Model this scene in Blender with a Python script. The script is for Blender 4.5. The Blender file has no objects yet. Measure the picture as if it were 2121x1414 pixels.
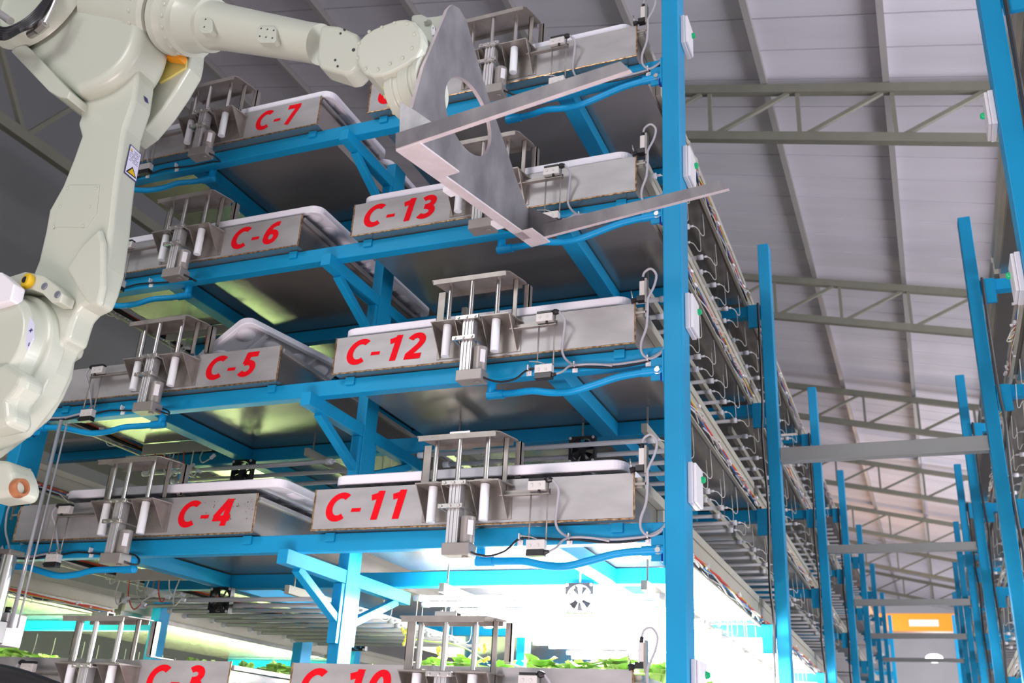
import bpy, bmesh, math, random
from mathutils import Vector, Matrix
random.seed(7)
SC = bpy.context.scene
COL = SC.collection
# ------------------------------------------------------------------ camera, world, lights
F_PX, CX, CY, D = 2040.0, 1060.5, 707.0, 3.123
# rows: world X, Y, Z axes in camera coordinates (x right, y down, z forward)
AX = Vector((0.92564653, -0.10120445, -0.36460411))
AY = Vector((0.37443582, 0.38391358, 0.84404276))
AZ = Vector((0.05455558, -0.91780609, 0.39326285))
cam_d = bpy.data.cameras.new('camera')
cam_d.sensor_width = 36.0
cam_d.lens = F_PX * 36.0 / 2121.0
cam_d.clip_start = 0.05; cam_d.clip_end = 200
cam = bpy.data.objects.new('camera', cam_d); COL.objects.link(cam)
cr = Vector((AX.x, AY.x, AZ.x)); cu = -Vector((AX.y, AY.y, AZ.y)); cb = -Vector((AX.z, AY.z, AZ.z))
M = Matrix((cr, cu, cb)).transposed().to_4x4()
M.translation = Vector((0, -D, 0))
cam.matrix_world = M
SC.camera = cam
cam_d.dof.use_dof = True; cam_d.dof.focus_distance = 3.7; cam_d.dof.aperture_fstop = 4.0
SC.view_settings.view_transform = 'Standard'
SC.view_settings.look = 'None'
SC.view_settings.gamma = 1.0
SC.view_settings.use_curve_mapping = False
SC.view_settings.exposure = 0.0

W_ = bpy.data.worlds.new('world'); SC.world = W_; W_.use_nodes = True
W_.node_tree.nodes['Background'].inputs[0].default_value = (0.88, 0.88, 0.93, 1)
W_.node_tree.nodes['Background'].inputs[1].default_value = 1.02

def area(name, loc, target, size, energy, color, size_y=None):
    l = bpy.data.lights.new(name, 'AREA'); l.energy = energy; l.color = color
    l.shape = 'RECTANGLE'; l.size = size; l.size_y = size_y or size
    o = bpy.data.objects.new(name, l); COL.objects.link(o)
    o.location = loc
    o.rotation_euler = (Vector(target) - Vector(loc)).to_track_quat('-Z', 'Y').to_euler()
    return o
area('window_light_front', (-3.6, -6.5, 4.6), (-1.8, 0, 1.6), 2.0, 130, (1.0, 0.98, 1.0))
area('roof_fill_right', (7.5, 1.5, 1.6), (0.5, 6, 5.6), 5.0, 2050, (0.93, 0.92, 1.0), 8.0)  # unseen soft fill, added to brighten the right side of the roof
area('roof_fill_far', (5.5, 15, 1.2), (0, 16, 5.6), 4.0, 1500, (0.95, 0.93, 1.0), 10.0)  # second unseen fill, added for the roof further back
area('glow_from_lower_levels', (-1.4, -2.4, -1.55), (-1.6, -0.6, 2.0), 2.6, 160, (1.0, 0.80, 0.82), 1.6)

# ------------------------------------------------------------------ helpers
def ray(u, v):
    c = Vector(((u - CX) / F_PX, (v - CY) / F_PX, 1.0))
    return Vector((AX.dot(c), AY.dot(c), AZ.dot(c)))
def P(u, v, y):
    """point of the place seen at (u, v), on the vertical plane y (rack coordinates)"""
    d = ray(u, v); t = (y + D) / d.y
    return Vector((d.x * t, y, d.z * t))
def depth(p):
    q = p - Vector((0, -D, 0)); return AX.z * q.x + AY.z * q.y + AZ.z * q.z

def mat(name, col, rough=0.5, metal=0.0, noise=0.0, nscale=8.0, stretch=(1, 1, 1), emit=None, estr=0.0,
        col2=None, bump=0.0, trans=0.0, coat=0.0, spec=None):
    m = bpy.data.materials.new(name); m.use_nodes = True
    nt = m.node_tree; b = nt.nodes['Principled BSDF']
    c = (col[0], col[1], col[2], 1)
    b.inputs['Base Color'].default_value = c
    b.inputs['Roughness'].default_value = rough
    b.inputs['Metallic'].default_value = metal
    if spec is not None: b.inputs['Specular IOR Level'].default_value = spec
    if coat: b.inputs['Coat Weight'].default_value = coat
    if trans: b.inputs['Transmission Weight'].default_value = trans
    if noise > 0 or col2:
        tc = nt.nodes.new('ShaderNodeTexCoord'); mp = nt.nodes.new('ShaderNodeMapping')
        mp.inputs['Scale'].default_value = stretch
        nz = nt.nodes.new('ShaderNodeTexNoise'); nz.inputs['Scale'].default_value = nscale
        nz.inputs['Detail'].default_value = 5
        rp = nt.nodes.new('ShaderNodeValToRGB')
        rp.color_ramp.elements[0].position = 0.36; rp.color_ramp.elements[1].position = 0.66
        d = col2 or tuple(max(0, x * (1 - noise)) for x in col)
        rp.color_ramp.elements[0].color = (d[0], d[1], d[2], 1)
        rp.color_ramp.elements[1].color = c
        nt.links.new(tc.outputs['Object'], mp.inputs['Vector'])
        nt.links.new(mp.outputs['Vector'], nz.inputs['Vector'])
        nt.links.new(nz.outputs['Fac'], rp.inputs['Fac'])
        nt.links.new(rp.outputs['Color'], b.inputs['Base Color'])
        if bump:
            bp = nt.nodes.new('ShaderNodeBump'); bp.inputs['Strength'].default_value = bump
            nt.links.new(nz.outputs['Fac'], bp.inputs['Height'])
            nt.links.new(bp.outputs['Normal'], b.inputs['Normal'])
    if emit:
        b.inputs['Emission Color'].default_value = (emit[0], emit[1], emit[2], 1)
        b.inputs['Emission Strength'].default_value = estr
    return m

BLUE = mat('blue_paint', (0.006, 0.31, 0.59), 0.42, 0.0, noise=0.10, nscale=3, spec=0.25)
PVC = mat('blue_pvc', (0.004, 0.33, 0.68), 0.35, spec=0.3)
DBLUE = mat('dark_blue_plastic', (0.005, 0.02, 0.30), 0.3)
STEEL = mat('plate_steel', (0.46, 0.455, 0.455), 0.45, 0.35, noise=0.20, nscale=5, stretch=(1, 1, 2.5))
SHEET = mat('sheet_steel', (0.44, 0.41, 0.38), 0.24, 0.80, noise=0.12, nscale=2.5)
SIDEST = mat('side_steel', (0.47, 0.45, 0.37), 0.5, 0.2, noise=0.15, nscale=3)
BRIGHT = mat('polished_steel', (0.60, 0.58, 0.55), 0.25, 0.9)
BRACK = mat('bracket_steel', (0.36, 0.335, 0.305), 0.42, 0.55, noise=0.25, nscale=14)
WELD = mat('weld_bead', (0.66, 0.44, 0.24), 0.36, 0.8, col2=(0.20, 0.11, 0.05), nscale=60, bump=0.6)
RED = mat('red_marking', (0.80, 0.003, 0.012), 0.7, spec=0.15)
FOAM = mat('white_foam', (0.86, 0.86, 0.93), 0.6)
NYLON = mat('nylon_rod', (0.88, 0.92, 0.95), 0.35)
GREYM = mat('motor_grey', (0.33, 0.31, 0.29), 0.4, 0.3, noise=0.1)
ALU = mat('aluminium_rail', (0.62, 0.62, 0.62), 0.34, 0.7)
WHITE = mat('white_plastic', (0.78, 0.77, 0.80), 0.4)
SWM = mat('switch_body', (0.66, 0.65, 0.63), 0.45, 0.1)
BLACK = mat('black_plastic', (0.012, 0.012, 0.014), 0.35)
CGREY = mat('grey_cable', (0.42, 0.42, 0.46), 0.4)
CRED = mat('red_wire', (0.62, 0.06, 0.03), 0.45)
CBLUE = mat('blue_wire', (0.03, 0.19, 0.55), 0.45)
CYEL = mat('yellow_wire', (0.65, 0.5, 0.05), 0.45)
CWHT = mat('white_wire', (0.68, 0.66, 0.60), 0.45)
GREEN = mat('green_lamp', (0.0, 0.42, 0.16), 0.15, emit=(0, 0.5, 0.2), estr=0.15)
CREAM = mat('cream_paint', (0.525, 0.56, 0.465), 0.32, 0.0, noise=0.03, nscale=2, coat=0.15)
CREAMD = mat('cream_recess', (0.45, 0.45, 0.20), 0.4)
YELLOW = mat('yellow_cap', (0.72, 0.47, 0.01), 0.3)
ORANGE = mat('orange_plastic', (0.78, 0.30, 0.01), 0.45)
BOLTM = mat('bolt_steel', (0.30, 0.33, 0.38), 0.3, 0.7)
COPPER = mat('copper_ring', (0.55, 0.22, 0.10), 0.35, 0.5)
TOOL = mat('tool_aluminium', (0.225, 0.22, 0.225), 0.48, 0.35, col2=(0.125, 0.12, 0.13), nscale=9, stretch=(1, 1, 0.5))
TUBE = mat('light_tube', (0.50, 0.49, 0.50), 0.3)
TUBE_ON = mat('light_tube_lit', (1, 1, 1), 0.3, emit=(1.0, 0.95, 1.0), estr=150)
TUBE_LIME = mat('light_tube_lit_far', (1, 1, 1), 0.3, emit=(0.80, 1.0, 0.48), estr=42)
ROOF = mat('roof_sheet', (0.56, 0.54, 0.60), 0.55, 0.0, noise=0.14, nscale=0.8, stretch=(0.4, 3, 1))
TRUSS = mat('truss_paint', (0.15, 0.147, 0.115), 0.6, noise=0.1)
PURL = mat('purlin_steel', (0.26, 0.245, 0.24), 0.5, 0.3)
DUCT = mat('duct_steel', (0.36, 0.37, 0.36), 0.45, 0.4)
LEAF = mat('leaf', (0.62, 0.86, 0.28), 0.5, col2=(0.38, 0.68, 0.12), nscale=20)
FLOW = mat('flower', (0.85, 0.75, 0.1), 0.5)
CONC = mat('concrete', (0.55, 0.46, 0.44), 0.8, noise=0.15, nscale=1.5)
WALLM = mat('wall_sheet', (0.55, 0.55, 0.57), 0.7, noise=0.1, nscale=1)
DWALL = mat('wall_sheet_dark', (0.16, 0.16, 0.17), 0.7, noise=0.1, nscale=1)
GLASSY = mat('clear_hose', (0.55, 0.58, 0.62), 0.12, 0.3)

class MB:
    def __init__(s): s.bm = bmesh.new()
    def box(s, x0, x1, y0, y1, z0, z1, m=None):
        vs = [s.bm.verts.new(Vector(c)) for c in ((x0,y0,z0),(x1,y0,z0),(x1,y1,z0),(x0,y1,z0),(x0,y0,z1),(x1,y0,z1),(x1,y1,z1),(x0,y1,z1))]
        if m is not None:
            for v in vs: v.co = m @ v.co
        for f in ((0,3,2,1),(4,5,6,7),(0,1,5,4),(1,2,6,5),(2,3,7,6),(3,0,4,7)): s.bm.faces.new([vs[i] for i in f])
        return s
    def bar(s, a, b, w, h, up=(0, 0, 1)):
        a = Vector(a); b = Vector(b); d = (b - a); L = d.length; d.normalize()
        r = d.cross(Vector(up)).normalized(); u = r.cross(d)
        m = Matrix((d, r, u)).transposed().to_4x4(); m.translation = a
        return s.box(0, L, -w/2, w/2, -h/2, h/2, m)
    def cyl(s, a, b, r, n=16, r2=None):
        return s.lathe(a, b, [(0, r), (1, r if r2 is None else r2)], n)
    def lathe(s, a, b, prof, n=24, caps=True):
        a = Vector(a); b = Vector(b); d = b - a; dn = d.normalized()
        e = dn.orthogonal().normalized(); g = dn.cross(e)
        rings = []
        for t, r in prof:
            c = a + d * t
            rings.append([s.bm.verts.new(c + (e * math.cos(2*math.pi*i/n) + g * math.sin(2*math.pi*i/n)) * r) for i in range(n)])
        for k in range(len(rings) - 1):
            for i in range(n):
                f = s.bm.faces.new((rings[k][i], rings[k][(i+1) % n], rings[k+1][(i+1) % n], rings[k+1][i])); f.smooth = True
        if caps:
            s.bm.faces.new(rings[0][::-1]); s.bm.faces.new(rings[-1])
        return s
    def tube(s, pts, r, n=8, smooth=3):
        pts = [Vector(p) for p in pts]
        if smooth > 1 and len(pts) > 2:
            out = []
            for i in range(len(pts) - 1):
                p0 = pts[max(i-1, 0)]; p1 = pts[i]; p2 = pts[i+1]; p3 = pts[min(i+2, len(pts)-1)]
                for k in range(smooth):
                    t = k / smooth
                    out.append(0.5 * ((2*p1) + (-p0+p2)*t + (2*p0-5*p1+4*p2-p3)*t*t + (-p0+3*p1-3*p2+p3)*t*t*t))
            out.append(pts[-1]); pts = out
        prev = None; nrm = None
        for i, p in enumerate(pts):
            d = (pts[min(i+1, len(pts)-1)] - pts[max(i-1, 0)])
            if d.length < 1e-7: d = Vector((0, 0, 1))
            d.normalize()
            if nrm is None: nrm = d.orthogonal().normalized()
            nrm = (nrm - d * nrm.dot(d)); nrm = nrm.normalized() if nrm.length > 1e-6 else d.orthogonal().normalized()
            g = d.cross(nrm)
            ring = [s.bm.verts.new(p + (nrm*math.cos(2*math.pi*j/n) + g*math.sin(2*math.pi*j/n))*r) for j in range(n)]
            if prev:
                for j in range(n):
                    f = s.bm.faces.new((prev[j], prev[(j+1) % n], ring[(j+1) % n], ring[j])); f.smooth = True
            else: s.bm.faces.new(ring[::-1])
            prev = ring
        s.bm.faces.new(prev)
        return s
    def prism(s, pts, off):
        """closed outline of 3D points extruded by vector off"""
        off = Vector(off); a = [s.bm.verts.new(Vector(p)) for p in pts]; b = [s.bm.verts.new(Vector(p) + off) for p in pts]
        n = len(a)
        s.bm.faces.new(a); s.bm.faces.new(b[::-1])
        for i in range(n): s.bm.faces.new((a[i], b[i], b[(i+1) % n], a[(i+1) % n]))
        return s
    def ball(s, c, r, sc=(1, 1, 1), seg=12):
        m = Matrix.Translation(Vector(c)) @ Matrix.Diagonal((sc[0], sc[1], sc[2], 1))
        res = bmesh.ops.create_uvsphere(s.bm, u_segments=seg, v_segments=max(6, seg//2), radius=r, matrix=m)
        for v in res['verts']:
            for f in v.link_faces: f.smooth = True
        return s
    def build(s, name, m, parent=None, bevel=0.0, seg=2, smooth=False, ang=35):
        bmesh.ops.recalc_face_normals(s.bm, faces=s.bm.faces)
        for e in s.bm.edges:
            if len(e.link_faces) == 2 and e.link_faces[0].normal.angle(e.link_faces[1].normal, 0) > 0.55: e.smooth = False
        me = bpy.data.meshes.new(name); s.bm.to_mesh(me); s.bm.free()
        me.materials.append(m)
        o = bpy.data.objects.new(name, me); COL.objects.link(o)
        if parent is not None: o.parent = parent
        if bevel:
            md = o.modifiers.new('bevel', 'BEVEL'); md.width = bevel; md.segments = seg; md.limit_method = 'ANGLE'; md.angle_limit = math.radians(ang)
            md.harden_normals = False
        if smooth:
            for p in me.polygons: p.use_smooth = True
        return o

def tag(o, label, cat=None, group=None, kind=None):
    if label: o['label'] = label
    if cat: o['category'] = cat
    if group: o['group'] = group
    if kind: o['kind'] = kind
    return o
def thing(name, label, cat, loc=(0, 0, 0), group=None):
    o = bpy.data.objects.new(name, None); COL.objects.link(o); o.location = loc; o.empty_display_size = 0.05
    return tag(o, label, cat, group)
KIDS = {}
def kids(o): return [c for c in bpy.data.objects if c.parent == o] if o.name not in KIDS else KIDS[o.name]
def dup(root, loc, label=None, group=None):
    if root.name not in KIDS:
        ks = [c for c in bpy.data.objects if c.parent == root]
        KIDS[root.name] = ks
        for k in ks: KIDS[k.name] = [c for c in bpy.data.objects if c.parent == k]
    r = root.copy(); COL.objects.link(r); r.location = loc
    if label: r['label'] = label
    if group: r['group'] = group
    for ch in KIDS[root.name]:
        c = ch.copy(); COL.objects.link(c); c.parent = r
        for g in KIDS[ch.name]:
            d = g.copy(); COL.objects.link(d); d.parent = c
    return r
def struct(o): o['kind'] = 'structure'; return o

# ------------------------------------------------------------------ dimensions
TB = {3: 0.132, 4: 0.765, 5: 1.397, 6: 2.029, 7: 2.668}      # tray bottoms of the levels
PH = 0.157                                                    # plate height
XR0, XR1 = -2.127, -0.873                                     # right column of trays
XL1, XL0 = -3.645, -2.395                                     # left column of trays
PY = [0.0, 2.45, 5.05, 7.63, 10.2, 12.8, 15.4, 18.0]          # post rows along the aisle
PX0, PX1 = -0.770, -0.703
TOP = 3.08
MIR = -0.318                                                  # the row across the aisle mirrors about x = -0.159
ORD = ['front', 'second', 'third', 'fourth', 'fifth', 'sixth', 'seventh', 'eighth']
RNUM = {3: 10, 4: 11, 5: 12, 6: 13, 7: 14}
LNUM = {3: 3, 4: 4, 5: 5, 6: 6, 7: 7}

# ------------------------------------------------------------------ room shell
def roofz(x): return 5.66 - 0.224 * x
mb = MB()
xa, xb = -9.0, 9.0
prof = []
y = -9.0
while y < 34:
    prof += [(y, 0), (y + 0.398, 0), (y + 0.400, 0.035), (y + 0.412, 0.035), (y + 0.414, 0)]
    y += 0.42
va = [mb.bm.verts.new((xa, p[0], roofz(xa) + p[1])) for p in prof]
vb = [mb.bm.verts.new((xb, p[0], roofz(xb) + p[1])) for p in prof]
for i in range(len(prof) - 1):
    if prof[i] != prof[i+1]: mb.bm.faces.new((va[i], va[i+1], vb[i+1], vb[i]))
struct(mb.build('ceiling', ROOF))
struct(MB().box(-9, 9, -9, 34, -1.75, -1.65).build('floor', CONC))
struct(MB().box(-9, 9, 33.5, 33.7, -1.65, 7.8).build('wall_back', WALLM))
struct(MB().box(-9.2, -9, -9, 34, -1.65, 7.8).build('wall_left', DWALL))
x = -0.905 - 7 * 1.02
k = 0
while x < 8:
    o = struct(MB().bar((x, -8, roofz(x) - 0.05), (x, 33, roofz(x) - 0.05), 0.055, 0.09).build('trim_%d' % (k + 1), PURL)); k += 1
    x += 1.02
for i, ty in enumerate([4.38, 8.38, 12.38, 16.38, 20.38, 24.38, 28.38]):
    t = thing('roof_truss', 'grey-brown steel roof truss, %s one back from the front of the aisle' % (['nearest', 'second', 'third', 'fourth', 'fifth', 'sixth', 'seventh'][i]), 'roof truss', (0, ty, 0), 'steel trusses under the sheet roof')
    c = lambda x, dz: (x, 0, roofz(x) - 0.10 - dz)
    MB().bar(c(-2.6, 0.05), c(8.5, 0.05), 0.07, 0.085).build('top_chord', TRUSS, t)
    MB().bar(c(-2.6, 0.56), c(8.5, 0.56), 0.07, 0.085).build('bottom_chord', TRUSS, t)
    xs = [-1.40 + 0.775 * j for j in range(-1, 13)]
    w = MB()
    for j, x in enumerate(xs):
        w.bar(c(x, 0.09), c(x, 0.52), 0.035, 0.035, (1, 0, 0))
        w.bar(c(x + 0.06, 0.52), c(x + 0.70, 0.09), 0.035, 0.035, (0, 1, 0))
    w.build('web_bars', TRUSS, t)
# long eave beam far to the left
t = thing('eave_girder', 'dark lattice girder running back under the roof, left of the robot', 'girder', (0, 0, 0))
gx = -6.48; gz = 4.5
MB().bar((gx, -3, gz), (gx, 30, gz), 0.07, 0.10).build('bottom_chord', TRUSS, t)
MB().bar((gx, -3, gz + 0.75), (gx, 30, gz + 0.75), 0.07, 0.10).build('top_chord', TRUSS, t)
w = MB()
for j in range(0, 26):
    yy = 0.45 + (j - 2) * 1.1
    w.bar((gx, yy, gz), (gx, yy + 0.5, gz + 0.75), 0.04, 0.04, (1, 0, 0)); w.bar((gx, yy, gz), (gx, yy - 0.55, gz + 0.75), 0.04, 0.04, (1, 0, 0))
w.build('web_bars', TRUSS, t)

# ------------------------------------------------------------------ rack frames
def brk(mb_, x0, x1, y0, y1, z0, z1): mb_.box(x0, x1, y0, y1, z0, z1)
def centre_post(t, x0, x1, y0, y1, zb, levels, arms=True, bright=True):
    MB().box(x0, x1, y0, y1, -1.65, TB[7] + 0.02).build('center_post', BLUE, t, 0.003)
    if not arms: return
    for L in levels:
        z1 = TB[L] - 0.066; z0 = z1 - 0.055
        a = MB().box(x0 + 0.002, x1 - 0.002, -0.003, y0 - 0.001, z0, z1)
        fr = a.build('front_arm', BLUE, t, 0.002)
        a = MB().box(x0 + 0.002, x1 - 0.002, y1 + 0.001, 1.0, z0, z1)
        br = a.build('rear_arm', BLUE, t, 0.002)
        for nm, par, pa, pb, ys in (('brace', fr, (0.10, z0), (y0 - 0.012, z0 - 0.145), y0 - 0.024), ('brace', br, (0.90, z0), (y1 + 0.012, z0 - 0.145), y1 + 0.001)):
            b = MB()
            xm = (x0 + x1) / 2
            b.bar((xm, pa[0], pa[1]), (xm, pb[0], pb[1]), 0.032, 0.034, (1, 0, 0))
            b.box(x0 + 0.004, x1 - 0.004, ys, ys + 0.023, z0 - 0.24, z0 - 0.001)
            b.build(nm, BLUE, par, 0.002)

def beam_set(t, y, xa, xb, levels, first=False):
    for L in levels:
        zb = TB[L] - 0.002
        b = MB().box(xa, xb, y, y + 0.05, zb - 0.066, zb).build('front_beam' if first else 'cross_beam', BLUE, t, 0.004)

t = thing('storage_rack', 'large blue welded steel rack holding the numbered front trays', 'rack', (0, 0, 0))
MB().box(PX0, PX1, 0, 0.12, -1.65, TOP + 0.35).build('corner_post', BLUE, t, 0.004)
MB().box(-3.815, -3.745, 0, 0.13, -1.65, TOP + 0.1).build('corner_post', BLUE, t, 0.004)
centre_post(t, -2.262, -2.212, 0.428, 0.53, 0, [3, 4, 5, 6, 7])
beam_set(t, 0.05, -3.745, PX0, [3, 4, 5, 6, 7], True)
beam_set(t, 0.82, -3.63, -0.885, [3, 4, 5, 6, 7])
for L in TB:
    zb = TB[L] - 0.004
    for xa_, xb_ in ((-1.245, -1.175), (-3.17, -3.10)):
        MB().box(xa_, xb_, 0.101, 0.819, zb - 0.062, zb).build('side_rail', BLUE, t, 0.003)
        MB().box(xa_, xb_, 0.871, 2.44, zb - 0.062, zb).build('side_rail', BLUE, t, 0.003)
    # end brackets with bolt
    for s, xe in ((1, PX0), (-1, -3.745)):
        b = MB()
        z0, z1 = zb - 0.15, zb - 0.05
        b.box(min(xe, xe - s*0.055), max(xe, xe - s*0.055), 0.036, 0.046, z0 + 0.02, z1 + 0.005)
        b.box(min(xe, xe - s*0.006), max(xe, xe - s*0.006), 0.0, 0.05, z0, z1 + 0.02)
        br = b.build('end_bracket', BLUE, t, 0.001)
        MB().cyl((xe - s*0.03, 0.036, zb - 0.095), (xe - s*0.03, 0.022, zb - 0.095), 0.010, 6).cyl((xe - s*0.03, 0.036, zb - 0.095), (xe - s*0.03, 0.030, zb - 0.095), 0.015, 12).build('bolt', BRIGHT, br)
    # little support tabs under the tray corners
    for x in (XR0 + 0.06, XR1 - 0.07, XL0 - 0.05, XL1 + 0.07):
        MB().box(x - 0.02, x + 0.02, 0.040, 0.0495, zb - 0.03, zb + 0.002).build('support_tab', BLUE, t)

def rear_frame(i, sgn):
    """rack bay i behind the first; sgn 1: our row, -1: row across the aisle"""
    y = PY[i]; far = i >= 4
    fx = (lambda x: x) if sgn > 0 else (lambda x: MIR - x)
    side = 'left' if sgn > 0 else 'right'
    t = thing('rack_upright', 'blue steel rack upright with cross beams, %s of the %s row along the aisle' % (ORD[i], side), 'rack upright', (0, y, 0), '%s row of rack uprights' % side)
    def bx(m, a, b, *r): m.box(min(fx(a), fx(b)), max(fx(a), fx(b)), *r); return m
    bx(MB(), PX0, PX1, 0, 0.10, -1.65, TOP).build('post', BLUE, t, 0.004)
    if sgn > 0 and i < 4:
        bx(MB(), -3.815, -3.745, 0, 0.12, -1.65, TOP).build('post', BLUE, t, 0.004)
        bx(MB(), -2.262, -2.212, 0, 0.10, -1.65, TB[7]).build('center_post', BLUE, t)
    for L in ([3, 4, 5, 6, 7] if not far else [4, 5, 6, 7]):
        zb = TB[L] - 0.002
        m = MB(); bx(m, PX0 - 0.0005, -3.745 if sgn > 0 and i < 4 else -2.2, 0.02, 0.08, zb - 0.066, zb)
        m.build('cross_beam', BLUE, t)
        m = MB(); bx(m, PX0 - 0.004, PX0 - 0.075, 0.0, 0.018, zb - 0.15, zb + 0.0)
        m.build('gusset', BLUE, t)
    if i < 4:
        xx = fx(PX1 + 0.012 if False else PX0 + 0.006)
        pts = [(fx(PX0 - 0.012), -0.012, TB[7]), (fx(PX0 - 0.012), -0.014, TB[6]), (fx(PX0 - 0.022), -0.02, 1.8), (fx(PX0 - 0.008), -0.014, TB[5]), (fx(PX0 - 0.02), -0.016, 1.0), (fx(PX0 - 0.008), -0.012, TB[4]), (fx(PX0 - 0.02), -0.016, 0.4), (fx(PX0 - 0.01), -0.014, -0.6)]
        c = MB().tube(pts, 0.008, 6).build('power_cable', BLACK); c.location = (0, y, 0)
        tag(c, 'black power cable strapped down the %s upright of the %s row' % (ORD[i], side), 'cable', 'power cables on the uprights')
for i in range(1, 8): rear_frame(i, 1)
for i in range(0, 8): rear_frame(i, -1)

# ducts across the aisle
for i, (y, z0, z1) in enumerate([(PY[1], 1.665, 1.75), (PY[2], 1.672, 1.735), (PY[3], 1.665, 1.725), (PY[4], 1.665, 1.725), (PY[5], 1.665, 1.72)]):
    t = thing('aisle_crossbar', 'flat grey steel bar bridging the aisle, %s from the front' % ['first', 'second', 'third', 'fourth', 'fifth'][i], 'crossbar', (0, y, 0), 'grey bars across the aisle')
    MB().box(PX1 + 0.001, MIR - PX1 - 0.001, 0.01, 0.07, z0, z1).build('bar', DUCT, t, 0.004)
    MB().box(PX1 + 0.001, MIR - PX1 - 0.001, 0.004, 0.0095, z0, z0 + 0.012).build('lip', DUCT, t)

# ------------------------------------------------------------------ trays
HWS = 0.108
def arc(cx, cz, rx, rz, a0, a1, n=18):
    return [(cx + rx * math.cos(math.radians(a0 + (a1 - a0) * i / n)), cz + rz * math.sin(math.radians(a0 + (a1 - a0) * i / n))) for i in range(n + 1)]
GLYPH = {
 'C': (0.70, [arc(0.42, 0.5, 0.325, 0.405, 52, 308, 26)]),
 '-': (0.44, [[(0.06, 0.37), (0.37, 0.37)]]),
 '0': (0.62, [arc(0.31, 0.5, 0.215, 0.405, 0, 360, 32)]),
 '1': (0.60, [[(0.36, 0.0), (0.36, 1.0)], [(0.40, 0.93), (0.27, 0.83), (0.08, 0.77)]]),
 '2': (0.64, [arc(0.29, 0.68, 0.215, 0.225, 158, -10, 14) + [(0.44, 0.50), (0.28, 0.30), (0.13, 0.14)], [(0.05, 0.09), (0.60, 0.09)]]),
 '3': (0.62, [arc(0.26, 0.715, 0.21, 0.19, 140, -80, 14), arc(0.26, 0.295, 0.245, 0.205, 82, -142, 16), [(0.18, 0.52), (0.32, 0.52)]]),
 '4': (0.66, [[(0.43, 0.97), (0.24, 0.62), (0.08, 0.33)], [(0.01, 0.285), (0.64, 0.285)], [(0.46, 0.0), (0.46, 1.0)]]),
 '5': (0.62, [[(0.13, 0.91), (0.56, 0.91)], [(0.20, 0.99), (0.16, 0.52)], [(0.12, 0.55)] + arc(0.26, 0.33, 0.235, 0.245, 105, -145, 16)]),
 '6': (0.64, [arc(0.32, 0.315, 0.20, 0.225, 0, 360, 26), [(0.53, 0.89), (0.40, 0.90), (0.26, 0.82), (0.155, 0.65), (0.12, 0.45), (0.12, 0.31)]]),
 '7': (0.62, [[(0.04, 0.91), (0.62, 0.91)], [(0.54, 0.90), (0.40, 0.55), (0.22, 0.0)]]),
}
def text_mesh(s, x0, x1, z0, z1, name):
    """heavy slanted sans numerals drawn as strokes"""
    quads = []; cur = 0.0; lay = 0
    for ch in s:
        w, strokes = GLYPH[ch]
        for st in strokes:
            n = len(st); L = []; R = []
            hw = HWS if ch != '-' else 0.066
            for i, p in enumerate(st):
                a = st[max(i-1, 0)]; b = st[min(i+1, n-1)]
                if ch in '06' and n > 24:
                    if i == 0 or i == n-1: a = st[n-2]; b = st[1]
                dx, dz = b[0]-a[0], b[1]-a[1]; l = math.hypot(dx, dz)
                nx, nz = -dz/l*hw, dx/l*hw
                L.append((cur+p[0]+nx, p[1]+nz)); R.append((cur+p[0]-nx, p[1]-nz))
            for i in range(n-1): quads.append((lay, (L[i], L[i+1], R[i+1], R[i])))
            lay += 1
        cur += w + 0.10
    sh = lambda p: (p[0] + 0.20 * p[1], p[1])
    al = [sh(p) for _, q in quads for p in q]
    ax_, bx_ = min(p[0] for p in al), max(p[0] for p in al); ay, by = min(p[1] for p in al), max(p[1] for p in al)
    m = MB()
    for ly, q in quads:
        vs = []
        for p in q:
            p = sh(p); vs.append(m.bm.verts.new((x0 + (p[0]-ax_)/(bx_-ax_)*(x1-x0), -0.0010 - 0.00006*ly, z0 + (p[1]-ay)/(by-ay)*(z1-z0))))
        try: m.bm.faces.new(vs)
        except ValueError: pass
    bmesh.ops.remove_doubles(m.bm, verts=m.bm.verts, dist=1e-6)
    me = bpy.data.meshes.new(name); m.bm.to_mesh(me); m.bm.free()
    return me

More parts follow.
